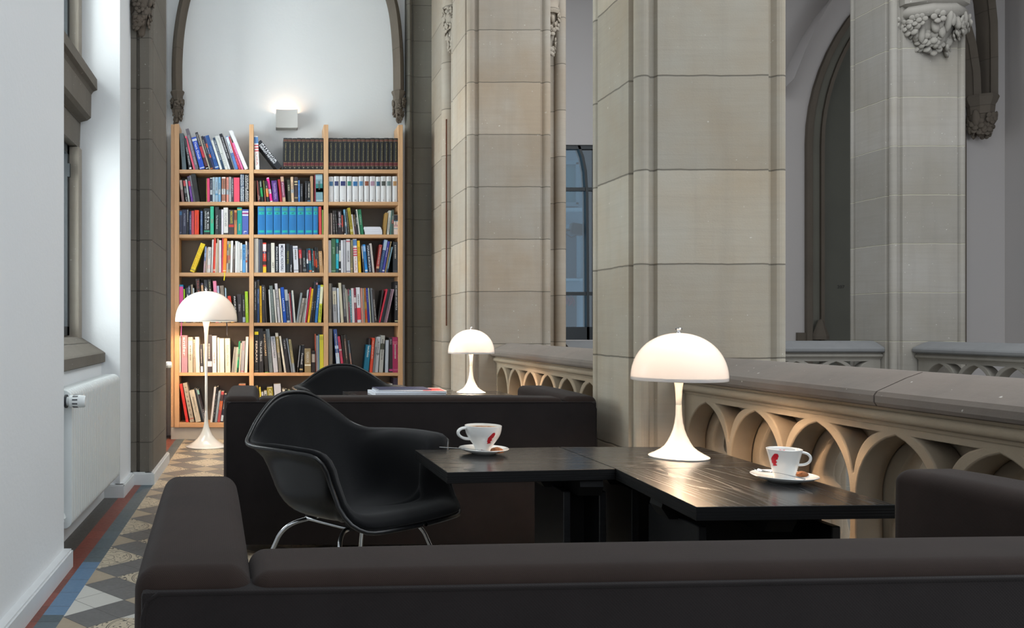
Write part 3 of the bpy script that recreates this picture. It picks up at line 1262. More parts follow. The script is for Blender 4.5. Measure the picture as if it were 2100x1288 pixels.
# floodlight hanging outside
fl = at(1182, 472, 10.22)
e = empty('floodlight', fl)
tag(e, 'black floodlight hanging outside the street window', 'floodlight')
bm = NB()
box(bm, -0.08, 0.09, -0.06, 0.06, -0.06, 0.08, 0.025, 3, Matrix.Rotation(0.15, 4, 'Y'))
obj('housing', bm, flat('15181b'), e, smooth=40)
bm = NB()
tube(bm, [(0.0, 0, -0.06), (-0.06, 0, -0.09), (-0.15, 0, -0.03), (-0.22, 0, 0.02), (-0.25, 0, 0.2)], 0.008, 6)
tube(bm, [(-0.08, 0, 0.0), (-0.26, 0, -0.02), (-0.44, -0.06, -0.02), (-0.52, -0.14, -0.02)], 0.012, 6)
obj('cable', bm, flat('15181b'), e)

# ceilings high above (vaulted zone out of the picture)
bm = NB()
box(bm, -1.6, 2.3, 0.6, 8.0, 5.2, 5.35)
struct('ceiling', bm, m_white)
bm = NB()
box(bm, 1.4, 9.0, 7.4, 10.2, 5.2, 5.35)
box(bm, 5.5, 9.0, 0.0, 7.4, 5.2, 5.35)
struct('ceiling_gallery', bm, m_wall_far)

# ================================================================ radiators
def radiator(y0, y1, x, z0, z1, label, knob_near=True):
    e = empty('radiator', (x, (y0 + y1) / 2, 0))
    tag(e, label, 'radiator', 'white column radiators under the side windows')
    n = max(3, round((y1 - y0) / 0.046))
    st = (y1 - y0) / n
    bm = NB()
    for i in range(n):
        yy = y0 + (i + 0.5) * st - (y0 + y1) / 2
        pts = []
        h = z1 - z0
        d = 0.060
        for (cx, cz, a0, a1) in ((0, z1 - 0.035, 0, PI / 2), (-2 * d + 0.07, z1 - 0.035, PI / 2, PI), (-2 * d + 0.07, z0 + 0.035, PI, 1.5 * PI), (0, z0 + 0.035, 1.5 * PI, 2 * PI)):
            for k in range(5):
                a = a0 + (a1 - a0) * k / 4
                pts.append((cx - 0.035 + 0.035 * math.cos(a), cz + 0.035 * math.sin(a)))
        b2 = NB()
        prism(b2, pts, 'y', yy - st * 0.43, yy + st * 0.43)
        bmesh.ops.bevel(b2, geom=list(b2.edges), offset=st * 0.13, segments=2, profile=0.6, affect='EDGES')
        me = bpy.data.meshes.new('t')
        b2.to_mesh(me)
        b2.free()
        bm.from_mesh(me)
        bpy.data.meshes.remove(me)
    m_rad = plain('radiator_enamel', 'dfe4e4', 0.35, var=0.02)
    obj('columns', bm, m_rad, e, smooth=50)
    s = -1 if knob_near else 1
    ye = s * (y1 - y0) / 2
    bm = NB()
    tube(bm, bez((-0.05, ye, z0 + 0.05), (-0.05, ye + s * 0.045, z0 + 0.05), (-0.05, ye + s * 0.045, z0 - 0.13), 8), 0.012, 10)
    lathe(bm, [(0.026, -0.02), (0.026, 0.03)], 8, Matrix.Translation((-0.05, ye, z0 + 0.05)) @ Matrix.Rotation(s * PI / 2, 4, 'X').inverted(), cap=True)
    obj('feed_pipe', bm, m_rad, e, smooth=40)
    kn = NB()
    RX = Matrix.Rotation(PI / 2, 4, 'Y')
    zt = z1 - 0.045
    lathe(kn, [(0, 0.0), (0.019, 0.0), (0.019, 0.02), (0.0255, 0.022), (0.027, 0.06), (0.025, 0.082), (0.021, 0.088), (0, 0.088)], 20,
          Matrix.Translation((-0.022, ye + s * 0.03, zt)) @ RX)
    o = obj('thermostat_knob', kn, m_rad, e, smooth=40)
    kn = NB()
    for i in range(10):
        a = 2 * PI * i / 10
        box(kn, 0.036, 0.058, -0.0025, 0.0025, 0.0255, 0.0275, M=Matrix.Translation((-0.022 + 0.0, ye + s * 0.03, zt)) @ Matrix.Rotation(a, 4, 'X'))
    lathe(kn, [(0.0285, 0.001), (0.0285, 0.010)], 20, Matrix.Translation((-0.022, ye + s * 0.03, zt)) @ RX, cap=True)
    obj('knob_slots', kn, flat('2a2d33'), o)
    return e


radiator(3.63, 4.86, -0.809, 0.133, 0.726, 'white column radiator under the near side window, thermostat knob at its near end')
radiator(6.26, 7.06, -0.815, 0.133, 0.720, 'white column radiator beyond the dark pilaster, left of the bookcase', False)


# ================================================================ sofas
def pad(x0, x1, y0, y1, z0, z1, r, seg=5, puff=0.0):
    return rbox(x0, x1, y0, y1, z0, z1, r, puff)


def sofa(loc, rz, Wd, label, D=0.72, H=0.69, aw=0.148, bt=0.150):
    e = empty('sofa', loc, rz)
    tag(e, label, 'sofa', 'dark brown two-seat sofas')
    obj('backrest', pad(aw + 0.001, Wd - aw - 0.001, 0.003, bt, 0.10, H - 0.004, 0.024, 5, 0.004), m_sofa, e, smooth=180)
    for x in (0, Wd - aw):
        obj('armrest', pad(x, x + aw, 0.004, D, 0.09, H + 0.002, 0.030, 6, 0.006), m_sofa, e, smooth=180)
    bm = NB()   # outer back shell, straight seam under the padding
    box(bm, 0.010, Wd - 0.010, -0.006, 0.05, 0.05, H - 0.020, 0.006, 2)
    obj('back_panel', bm, m_sofa_back, e, smooth=40)
    obj('seat_cushion', pad(aw + 0.004, Wd - aw - 0.004, bt + 0.002, D - 0.01, 0.22, 0.405, 0.03, 4, 0.012), m_sofa, e, smooth=180)
    bm = NB()
    box(bm, aw - 0.02, Wd - aw + 0.02, 0.05, D - 0.04, 0.09, 0.22)
    obj('seat_base', bm, m_table_dark, e)
    e0, zt = 0.012, H - 0.022
    pts = [(e0, -0.005, 0.12), (e0, -0.005, zt - 0.03), (e0 + 0.006, -0.005, zt - 0.009), (e0 + 0.02, -0.005, zt)]
    pts = pts + [(Wd * k / 10, -0.005, zt) for k in range(1, 10)] + [(Wd - x, y, z) for x, y, z in pts[::-1]]
    bm = NB()
    tube(bm, pts, 0.0028, 8)
    obj('piping', bm, m_sofa_back, e, smooth=60)
    for x in (0.07, Wd - 0.07):
        for y in (0.07, D - 0.08):
            bm = NB()
            lathe(bm, [(0.02, 0.0), (0.024, 0.10)], 16, Matrix.Translation((x, y, 0)), cap=True)
            obj('leg', bm, m_chrome, e, smooth=40)
    return e


sofa((-0.160, 1.060, 0), math.radians(3.3), 1.71, 'dark brown low sofa across the bottom of the picture, seen from behind', D=0.70)
sofa((-0.165, 3.70, 0), 0.0, 1.625, 'dark brown low sofa standing behind the near black shell chair', D=0.70)


# ================================================================ tables
def top_plate(corners, z, th=0.033):
    bm = NB()
    c = [(p[0], p[1]) for p in corners]
    prism(bm, c, 'z', z - th, z)
    bmesh.ops.bevel(bm, geom=list(bm.edges), offset=0.0012, segments=1, affect='EDGES')
    return bm


def cafe_table(corners, label, group, mat=None, px_=0.0, hw_=0.14):
    z = 0.57
    cx = sum(p[0] for p in corners) / 4
    cy = sum(p[1] for p in corners) / 4
    e = empty('lounge_table', (cx, cy, 0))
    tag(e, label, 'table', group)
    lc = [(p[0] - cx, p[1] - cy) for p in corners]
    o = obj('tabletop', top_plate(lc, z, 0.0335), [mat or m_table_x, m_table_dark], e)
    for p in o.data.polygons:
        if p.normal.z < 0.9:
            p.material_index = 1
    bm = NB()    # three visible ply lines around the edge
    for zl in (z - 0.010, z - 0.017, z - 0.024):
        ring = [(x * 1.0015, y * 1.0015) for x, y in lc]
        prism(bm, ring, 'z', zl - 0.0010, zl)
    obj('edge_banding', bm, m_table_edge, o)
    bm = NB()
    # bracket with chamfered ends under the top
    bw = hw_ + 0.05
    prism(bm, [(px_ - bw, z - 0.034), (px_ - bw - 0.005, z - 0.055), (px_ - bw + 0.015, z - 0.085), (px_ + bw - 0.02, z - 0.095), (px_ + bw - 0.01, z - 0.034)], 'y', -0.035, 0.035)
    prism(bm, [(-0.19, z - 0.034), (-0.195, z - 0.055), (-0.175, z - 0.085), (0.175, z - 0.095), (0.195, z - 0.055), (0.19, z - 0.034)], 'x', px_ - 0.035, px_ + 0.035)
    obj('cross_bracket', bm, m_table_dark, e)
    for sx in (-1, 1):
        bm = NB()
        box(bm, px_ + sx * hw_ - 0.011, px_ + sx * hw_ + 0.011, -0.14, 0.14, 0.02, z - 0.08, 0.002, 1)
        obj('leg_panel', bm, m_table_edge, e)
    bm = NB()
    box(bm, px_ - hw_ + 0.011, px_ + hw_ - 0.011, -0.012, 0.012, 0.02, z - 0.08)
    obj('centre_panel', bm, m_table_dark, e)
    bm = NB()
    box(bm, px_ - hw_ - 0.02, px_ + hw_ + 0.02, -0.17, 0.17, 0.0, 0.022, 0.003, 1)
    obj('base_plate', bm, m_table_dark, e)
    return e


G1 = 'black square tables in front of the near sofa'
G2 = 'black square tables behind the far sofa'
cafe_table([(0.5436, 2.500), (1.0625, 2.566), (1.054, 3.026), (0.531, 2.955)], 'square black table under the left coffee cup, beside the shell chair', G1, None, 0.195, 0.055)
cafe_table([(1.065, 2.567), (1.541, 2.590), (1.557, 3.030), (1.057, 3.026)], 'square black table carrying the near lamp, against the pale pillar', G1)
cafe_table([(1.030, 2.023), (1.522, 2.050), (1.540, 2.588), (1.064, 2.565)], 'square black table under the right coffee cup, nearest to the camera', G1, m_table, 0.0, 0.17)
cafe_table([(0.545, 5.13), (1.055, 5.13), (1.055, 5.62), (0.530, 5.60)], 'square black table carrying the magazines behind the far sofa', G2)
cafe_table([(1.058, 5.13), (1.555, 5.13), (1.560, 5.62), (1.058, 5.62)], 'square black table carrying the far table lamp', G2)


# ================================================================ shell armchairs
def shell_rim(a):
    """rim point for angle a (0 = front, pi = back), chair faces +x; metres, x forward, y left, z up"""
    K = [(0, 0.315, 0.0, 0.412), (22, 0.308, 0.120, 0.412), (38, 0.285, 0.205, 0.410), (48, 0.245, 0.250, 0.412), (56, 0.205, 0.268, 0.445), (63, 0.180, 0.278, 0.500),
         (69, 0.168, 0.292, 0.556), (76, 0.150, 0.318, 0.590), (88, 0.070, 0.332, 0.597), (102, -0.03, 0.334, 0.597), (118, -0.135, 0.322, 0.594), (130, -0.205, 0.292, 0.598),
         (141, -0.245, 0.245, 0.622), (152, -0.270, 0.190, 0.668), (164, -0.290, 0.115, 0.722), (172, -0.298, 0.06, 0.745), (180, -0.302, 0.0, 0.750)]
    s = 1 if a <= PI else -1
    d = math.degrees(a if a <= PI else 2 * PI - a)
    i = 0
    while i < len(K) - 2 and K[i + 1][0] < d:
        i += 1
    k0, k1 = K[i], K[i + 1]
    km = K[i - 1] if i else (-K[1][0], K[1][1], -K[1][2], K[1][3])
    kp = K[i + 2] if i + 2 < len(K) else (360 - K[i][0], K[i][1], -K[i][2], K[i][3])
    t = (d - k0[0]) / (k1[0] - k0[0])
    out = []
    for j in (1, 2, 3):
        m0 = (k1[j] - km[j]) / (k1[0] - km[0]) * (k1[0] - k0[0])
        m1 = (kp[j] - k0[j]) / (kp[0] - k0[0]) * (k1[0] - k0[0])
        out.append((2 * t ** 3 - 3 * t ** 2 + 1) * k0[j] + (t ** 3 - 2 * t ** 2 + t) * m0 + (-2 * t ** 3 + 3 * t ** 2) * k1[j] + (t ** 3 - t ** 2) * m1)
    return Vector((out[0], out[1] * s, out[2]))


def shell_pt(a, t):
    rim = shell_rim(a)
    c = Vector((0.0, 0.0, 0.352))
    d = abs((math.degrees(a) + 180) % 360 - 180)     # 0 front .. 180 back
    wf = max(0.0, min(1.0, (60 - d) / 20.0))            # front lip
    wb = max(0.0, min(1.0, (d - 105) / 50.0))          # back
    wb = wb * wb * (3 - 2 * wb)
    hx = math.sin(min(t, 1) * PI / 2)
    # horizontal reach
    fl = max(0.0, (t - 0.74) / 0.26)
    h_side = 0.76 * math.sin(min(t / 0.66, 1) * PI / 2) ** 0.95 + 0.24 * fl ** 1.4
    h_front = t ** 0.95
    h_back = 0.66 * hx ** 0.95 + 0.34 * t ** 2.0
    v_side = 0.95 * (t / 0.82) ** 3.0 if t < 0.82 else 0.95 + 0.05 * math.sin((t - 0.82) / 0.18 * PI / 2)
    v_front = 0.9 * t ** 2.0 + 0.35 * t * (1 - t)
    v_back = t ** 2.2
    ws = 1 - wf
    h = wf * h_front + ws * ((1 - wb) * h_side + wb * h_back)
    v = wf * v_front + ws * ((1 - wb) * v_side + wb * v_back)
    p = Vector((c.x + (rim.x - c.x) * h, c.y + (rim.y - c.y) * h, c.z + (rim.z - c.z) * v))
    if wf > 0 and t > 0.80:      # waterfall edge
        p.z -= wf * ((t - 0.80) / 0.20) ** 2 * 0.040
    return p


def shell_surface(n=96, m=22, t1=1.0):
    bm = NB()
    ctr = bm.verts.new(shell_pt(0, 0.0))
    rings = []
    for j in range(1, m + 1):
        t = t1 * (j / m)
        rings.append([bm.verts.new(shell_pt(2 * PI * i / n, t)) for i in range(n)])
    for i in range(n):
        bm.faces.new((ctr, rings[0][i], rings[0][(i + 1) % n]))
    for a, b in zip(rings, rings[1:]):
        for i in range(n):
            bm.faces.new((a[i], b[i], b[(i + 1) % n], a[(i + 1) % n]))
    bmesh.ops.recalc_face_normals(bm, faces=bm.faces)
    # make normals point into the seat (up at the centre)
    bm.faces.ensure_lookup_table()
    if bm.faces[0].normal.z < 0:
        bmesh.ops.reverse_faces(bm, faces=bm.faces)
    return bm, rings


def thicken(bm, off0, off1):
    """turn the surface into a closed sheet between two offsets along the normals"""
    bm.normal_update()
    vs = list(bm.verts)
    nn = [v.normal.copy() for v in vs]
    border = [e for e in bm.edges if len(e.link_faces) == 1]
    idx = {v: i for i, v in enumerate(vs)}
    top = [bm.verts.new(v.co + nn[i] * off1) for i, v in enumerate(vs)]
    faces = list(bm.faces)
    for f in faces:
        bm.faces.new([top[idx[v]] for v in f.verts])
    for e in border:
        a, b = e.verts
        bm.faces.new((a, b, top[idx[b]], top[idx[a]]))
    for i, v in enumerate(vs):
        v.co += nn[i] * off0
    return bm


def armchair(loc, rz, label, sc=1.0, sz=1.0):
    e = empty('shell_armchair', loc, rz)
    e.scale = (sc, sc, sz)
    tag(e, label, 'armchair', 'black moulded shell armchairs')
    bm, rings = shell_surface()
    rim = [v.co.copy() for v in rings[-1]]
    thicken(bm, -0.004, 0.003)
    sh = obj('shell', bm, m_shell, e, smooth=180)
    bm, _ = shell_surface(t1=0.985)
    thicken(bm, 0.004, 0.017)
    u = obj('upholstery', bm, m_black_fab, e, smooth=180)
    # rounded rim bead
    bm = NB()
    path = rim + [rim[0], rim[1]]
    rg = []
    fr = frames(path[:-1])
    for p, n_, b_ in fr[:-1]:
        rg.append([bm.verts.new(p + n_ * (0.0075 * math.cos(k * PI / 4)) + b_ * (0.0075 * math.sin(k * PI / 4))) for k in range(8)])
    for i in range(len(rg) - 1):
        a, b = rg[i], rg[i + 1]
        for k in range(8):
            bm.faces.new((a[k], a[(k + 1) % 8], b[(k + 1) % 8], b[k]))
    obj('rim_bead', bm, m_shell, sh, smooth=180)
    # chromed base: two bent tube frames plus cross rods and rubber mounts
    for sx in (-1, 1):
        for sy in (-1, 1):
            x0, x1 = sx * 0.10, sx * 0.205
            bm = NB()
            p = bez((sx * 0.085, 0.0, 0.335), (sx * 0.085, sy * 0.07, 0.335), (sx * 0.10, sy * 0.14, 0.325), 5)
            q = bez((sx * 0.10, sy * 0.14, 0.325), (sx * 0.125, sy * 0.19, 0.315), (sx * 0.145, sy * 0.205, 0.27), 8)
            p = p + q[1:] + [Vector((sx * 0.235, sy * 0.275, 0.006))]
            tube(bm, p, 0.0075, 12)
            obj('leg', bm, m_chrome, e, smooth=60)
    for sy in (-1, 1):
        bm = NB()
        tube(bm, [(-0.10, sy * 0.12, 0.330), (0.10, sy * 0.12, 0.330)], 0.006, 10)
        obj('cross_rod', bm, m_chrome, e, smooth=60)
    for sx in (-1, 1):
        for sy in (-1, 1):
            bm = NB()
            lathe(bm, [(0.018, 0.322), (0.022, 0.345), (0.022, 0.362)], 16, Matrix.Translation((sx * 0.095, sy * 0.10, 0)), cap=True)
            obj('shock_mount', bm, flat('101113'), e, smooth=40)
            bm = NB()
            lathe(bm, [(0.011, 0.0), (0.011, 0.022)], 12, Matrix.Translation((sx * 0.235, sy * 0.275, 0)), cap=True)
            obj('foot_glide', bm, flat('101113'), e, smooth=40)
    return e


armchair((0.315, 2.975, 0), math.radians(-50), 'black shell armchair standing between the two sofas, left of the near table', 1.03)
armchair((0.60, 5.82, 0), math.radians(-86), 'black shell armchair behind the far sofa, in front of the bookcase', 1.15, 0.96)


# ================================================================ mushroom lamps
def bulb(o, z, power, r=0.03, col=(1.0, 0.72, 0.45)):
    d = bpy.data.lights.new('bulb', 'POINT')
    d.energy = power
    d.color = col
    d.shadow_soft_size = r
    l = bpy.data.objects.new('bulb', d)
    C.objects.link(l)
    l.parent = o
    l.location = (0, 0, z)
    return l


def dome(R, Hh, th=0.003, n=18):
    """superellipse dome profile, outside then inside"""
    out = []
    for i in range(n + 1):
        a = PI / 2 * i / n
        out.append((R * math.sin(a) ** 0.97, Hh * math.cos(a) ** 0.93))
    # thin acrylic skin, its lower rim rolled in to full thickness
    return out + [(R, -th * 0.7), (R - th * 0.4, -th), (R - th * 0.9, -th * 0.7), (R - th, th), (R - th * 0.9, th * 3)]


TP = [(0.0, 0.004), (0.0905, 0.0), (0.092, 0.0035), (0.088, 0.0065), (0.075, 0.013), (0.057, 0.024), (0.0436, 0.036), (0.0338, 0.052), (0.0249, 0.071), (0.0178, 0.091), (0.0133, 0.111),
      (0.0100, 0.138), (0.0091, 0.168), (0.0091, 0.1695), (0.0086, 0.170), (0.0091, 0.1705), (0.0098, 0.20), (0.0115, 0.226), (0.0150, 0.250), (0.018, 0.258), (0, 0.259)]


def table_lamp(loc, label, power):
    e = empty('mushroom_lamp', loc)
    tag(e, label, 'lamp', 'white mushroom table lamps')
    bm = NB()
    lathe(bm, TP, 64)
    obj('lamp_stand', bm, m_lampwhite, e, smooth=50)
    bm = NB()
    lathe(bm, dome(0.1455, 0.152), 72, Matrix.Translation((0, 0, 0.2545)))
    sh = obj('lamp_shade', bm, m_opal, e, smooth=60)
    bm = NB()
    lathe(bm, [(0, 0.404), (0.007, 0.404), (0.007, 0.409), (0.004, 0.411), (0.0035, 0.4145), (0.0095, 0.4165), (0.0105, 0.420), (0.0085, 0.4225), (0, 0.4235)], 24)
    obj('finial', bm, m_chrome, sh, smooth=40)
    bulb(e, 0.318, power, 0.022, (1.0, 0.69, 0.44))
    return e


table_lamp((855 * 2.79 / F, 2.79, 0.5702), 'lit white mushroom lamp on the near table in front of the broad pillar', 8.5)
table_lamp((429 * 5.47 / F, 5.47, 0.5702), 'lit white mushroom lamp on the far table, smaller in the picture', 10.0)

e = empty('mushroom_floor_lamp', (xx(423, 7.07), 7.07, 0))
tag(e, 'tall lit white mushroom floor lamp in front of the left bookcase bay', 'floor lamp')
FP = [(0, 0.004), (0.169, 0.0), (0.171, 0.004), (0.165, 0.008), (0.136, 0.020), (0.105, 0.040), (0.076, 0.066), (0.051, 0.098), (0.0367, 0.128), (0.0265, 0.152), (0.0190, 0.185), (0.0155, 0.213),
      (0.0138, 0.245), (0.0122, 0.285), (0.0118, 0.296), (0.0112, 0.297), (0.0118, 0.298), (0.0110, 0.55), (0.0112, 0.80), (0.0118, 0.825), (0.0112, 0.826), (0.0118, 0.827), (0.0140, 0.89), (0.0158, 0.93), (0.0200, 0.98), (0.0275, 1.02),
      (0.037, 1.047), (0, 1.05)]
bm = NB()
lathe(bm, FP, 64)
obj('lamp_stand', bm, m_lampwhite, e, smooth=50)
bm = NB()
lathe(bm, dome(0.2565, 0.250, 0.004), 72, Matrix.Translation((0, 0, 1.037)))
sh = obj('lamp_shade', bm, m_opal, e, smooth=60)
bm = NB()
lathe(bm, [(0, 1.284), (0.009, 1.284), (0.009, 1.291), (0.005, 1.294), (0.005, 1.297), (0.013, 1.30), (0.013, 1.305), (0, 1.308)], 24)
obj('finial', bm, m_chrome, sh, smooth=40)
bulb(e, 1.15, 13.0, 0.035, (1.0, 0.70, 0.44))

# wall lamp: curved open metal box with light shining up the wall
D = 7.76
e = empty('wall_lamp', ((xx(566, 7.66) + xx(610.5, 7.66)) / 2, D, zz(262, 7.66)))
tag(e, 'white curved square wall lamp shining upwards above the bookcase', 'wall lamp')
hw = (xx(610.5, 7.66) - xx(566, 7.66)) / 2
hh = zz(225, 7.66) - zz(262, 7.66)
bm = NB()
n = 10
V = []
for i in range(n + 1):
    x = -hw + 2 * hw * i / n
    y = -0.115 + 0.012 * math.cos(PI * (x / hw) / 2)
    V.append([bm.verts.new(p) for p in ((x, y, 0), (x, y, hh), (x, y + 0.004, hh), (x, y + 0.004, 0.004))])
for a, b in zip(V, V[1:]):
    for k in range(4):
        bm.faces.new((a[k], a[(k + 1) % 4], b[(k + 1) % 4], b[k]))
box(bm, -hw, -hw + 0.004, -0.115, -0.001, 0.0, hh - 0.012)
box(bm, hw - 0.004, hw, -0.115, -0.001, 0.0, hh - 0.012)
box(bm, -hw, hw, -0.102, -0.001, 0.0, 0.004)
obj('lamp_body', bm, plain('lamp_body_white', 'bdbbb8', 0.5, var=0.02), e, smooth=40)
bulb(e, hh - 0.045, 0.8, 0.025, (1.0, 0.66, 0.42)).location.y = -0.055


# ================================================================ cups, saucers, spoons, biscuits
def logo_pts():
    """red emblem: a head in profile wearing a tall cap (u right, v up, unit square)"""
    return [(0.22, 0.0), (0.55, 0.03), (0.72, 0.06), (0.60, 0.16), (0.52, 0.20), (0.70, 0.28), (0.74, 0.36), (0.62, 0.42), (0.66, 0.50),
            (0.86, 0.56), (0.90, 0.66), (0.82, 0.80), (0.94, 0.90), (1.0, 0.72), (1.0, 0.95), (0.92, 1.0), (0.62, 0.99), (0.40, 0.84), (0.16, 0.66),
            (0.0, 0.52), (0.06, 0.34), (0.02, 0.24), (0.24, 0.12), (0.12, 0.02)]


def wall_r(prof, z):
    for (r0, z0), (r1, z1) in zip(prof, prof[1:]):
        if z0 <= z <= z1 and z1 > z0:
            return r0 + (r1 - r0) * (z - z0) / (z1 - z0)
    return prof[-1][0]


def cup(loc, R, Hc, foot, handle_a, logo_a, label, coffee, logo_w=0.016, logo_z=(0.35, 0.78), bow=0.45, crown=None):
    e = empty('coffee_cup', loc)
    tag(e, label, 'cup', 'white coffee cups with the red emblem')
    out = []
    for i in range(25):
        t = i / 24
        if bow == 'bowl':
            K = [(0, 0.0), (.08, 0.0), (.18, .07), (.3, .24), (.4, .44), (.5, .62), (.6, .77), (.7, .88), (.85, .97), (1, 1)]
        else:
            K = [(0, 0.0), (.12, 0.02), (.37, .32), (.68, .62), (1, 1)]
        for (a0, f0), (a1, f1) in zip(K, K[1:]):
            if a0 <= t <= a1:
                f = f0 + (f1 - f0) * (t - a0) / (a1 - a0)
        out.append((foot + (R - foot) * f, Hc * t))
    sm = [out[0]] + [((out[k - 1][0] + out[k][0] * 2 + out[k + 1][0]) / 4, out[k][1]) for k in range(1, 24)] + [out[24]]
    out = sm
    prof = [(0, 0.002), (foot * 0.9, 0.0)] + out + [(R - 0.0015, Hc + 0.001)] + [(max(r - 0.004, 0.002), max(z, 0.006)) for r, z in out[::-1][:-1]] + [(0, 0.006)]
    bm = NB()
    lathe(bm, prof, 64)
    body = obj('cup_body', bm, m_porcelain, e, smooth=60)
    # ear handle
    bm = NB()
    ca, sa = math.cos(handle_a), math.sin(handle_a)
    top, bot = Hc * 0.92, Hc * 0.50
    rt, rb = wall_r(out, top), wall_r(out, bot)
    L = R * 0.55

    def hp(r, z):
        return Vector((ca * r, sa * r, z))
    path = []
    for i in range(17):
        t = i / 16
        a = PI / 2 - PI * t * 1.02
        r = rt - 0.003 + (L * max(math.cos(a), 0) ** 0.8) - (rt - rb) * (t ** 1.5)
        z = (top + bot) / 2 + (top - bot) / 2 * math.sin(a) * 1.0
        path.append(hp(r, z))
    sweep(bm, path, [(0.0085 * math.cos(k * PI / 5) * R / 0.06, 0.0050 * math.sin(k * PI / 5) * R / 0.06) for k in range(10)] if True else circ(0.004), None)
    obj('handle', bm, m_porcelain, e, smooth=60)
    # emblem on the wall of the cup

    def on(u, v):
        z = Hc * (logo_z[0] + (logo_z[1] - logo_z[0]) * v)
        r = wall_r(out, z) + 0.0005
        a = logo_a + (u - 0.5) * logo_w / r
        return Vector((r * math.cos(a), r * math.sin(a), z))
    bm = NB()
    L0 = logo_pts()
    for _ in range(2):      # round the corners
        L0 = [(a[0] * (1 - w_) + b[0] * w_, a[1] * (1 - w_) + b[1] * w_) for a, b in zip(L0, L0[1:] + L0[:1]) for w_ in (0.22, 0.78)]
    V = [bm.verts.new((u, v, 0)) for u, v in L0]
    bm.faces.new(V)
    bmesh.ops.triangulate(bm, faces=bm.faces)
    bmesh.ops.subdivide_edges(bm, edges=list(bm.edges), cuts=2)
    for v in bm.verts:
        v.co = on(v.co.x, v.co.y)
    obj('red_emblem', bm, m_red, body)
    if coffee:
        bm = NB()
        zc = Hc * 0.93
        lathe(bm, [(0, zc + 0.001), (R * 0.5, zc + 0.001), (wall_r(out, zc) - 0.0035, zc)], 48)
        t = NT('cappuccino_foam')
        P, x, y, z = t.objco()
        rr = t.M('SQRT', t.M('ADD', t.M('MULTIPLY', x, x), t.M('MULTIPLY', y, y)))
        f = t.ramp(t.noise(P, 90, 4, 0.7), 0.4, 0.6)
        edge = t.ramp(rr, R * 0.6, R * 0.9)
        t.col(t.mix(edge, t.mix(f, lin('8a5a3c'), lin('c9a88a')), lin('d8c2a4')))
        t.set(Roughness=0.6)
        obj('coffee', bm, t.m, e, smooth=60)
    else:
        bm = NB()
        zc = Hc * 0.35
        lathe(bm, [(0, zc), (wall_r(out, zc) - 0.0035, zc)], 48)
        obj('coffee', bm, flat('3a2416', 0.2), e, smooth=60)
        bm = NB()    # second red emblem on the inside of the rim
        for i in range(5):
            a0 = 0.9 + i * 0.13
            zz_ = Hc * 0.86
            r = wall_r(out, zz_) - 0.0046
            blob(bm, (r * math.cos(a0), r * math.sin(a0), zz_ + 0.002 * (i % 2)), 0.0032, (1, 1, 1), 1, 0.2, i)
        obj('inner_emblem', bm, m_red, body)
    return e


def saucer(loc, R, label):
    bm = NB()
    lathe(bm, [(0, 0.002), (R * 0.48, 0.0), (R * 0.52, 0.003), (R * 0.80, 0.009), (R * 0.985, 0.0165), (R, 0.0185), (R * 0.985, 0.0195), (R * 0.80, 0.0125), (R * 0.55, 0.0075), (R * 0.38, 0.006), (0, 0.006)], 72)
    o = obj('saucer', bm, m_porcelain, smooth=60, loc=loc)
    return tag(o, label, 'saucer', 'white saucers under the coffee cups')


def spoon(a, b, label, k=1.25):
    """teaspoon: bowl at a, handle end at b (world points)"""
    a, b = Vector(a), Vector(b)
    d = (b - a)
    L = d.length
    e = empty('teaspoon', a)
    tag(e, label, 'spoon', 'steel teaspoons on the saucers')
    e.rotation_mode = 'QUATERNION'
    e.rotation_quaternion = d.to_track_quat('X', 'Z')
    bm = NB()
    n = 14
    rows = []
    for i in range(n + 1):
        t = i / n
        x = k * (-0.016 + 0.034 * t)
        w = k * 0.0105 * math.sqrt(max(0.0, 1 - ((t - 0.42) / 0.6) ** 2)) if t < 0.95 else 0.003
        row = []
        for jj in range(7):
            u = (jj - 3) / 3
            row.append(bm.verts.new((x, w * u, 0.0035 * u * u - 0.0035 * (1 - (2 * t - 1) ** 2) + 0.0035)))
        rows.append(row)
    for p, q in zip(rows, rows[1:]):
        for jj in range(6):
            bm.faces.new((p[jj], p[jj + 1], q[jj + 1], q[jj]))
    thicken(bm, -0.0004, 0.0004)
    obj('bowl', bm, m_chrome, e, smooth=60)
    bm = NB()
    path = [(0.017 * k, 0, 0.003), (0.03, 0, 0.0055), (L * 0.5, 0, 0.0045), (L * 0.85, 0, 0.0015), (L, 0, 0.0005)]
    sweep(bm, path, [(0.0026 * math.cos(j_ * PI / 5), 0.0011 * math.sin(j_ * PI / 5)) for j_ in range(10)], [0.8, 0.7, 1.0, 1.6, 1.2])
    obj('handle', bm, m_chrome, e, smooth=60)
    return e


def biscuit(loc, r, label):
    bm = NB()
    res = bmesh.ops.create_icosphere(bm, subdivisions=4, radius=1.0)
    q = random.Random(5)
    from mathutils import noise as mn
    for v in bm.verts:
        k = 1 + 0.10 * mn.noise(v.co * 4.0) + 0.05 * mn.noise(v.co * 11)
        z = v.co.z
        v.co = Vector((v.co.x * k * r, v.co.y * k * r, max(z, -0.25) * r * 0.62 * k))
    o = obj('biscuit', bm, plain('amaretti', 'a8683a', 0.85, var=0.35, sc=160), smooth=60, loc=loc)
    return tag(o, label, 'biscuit')


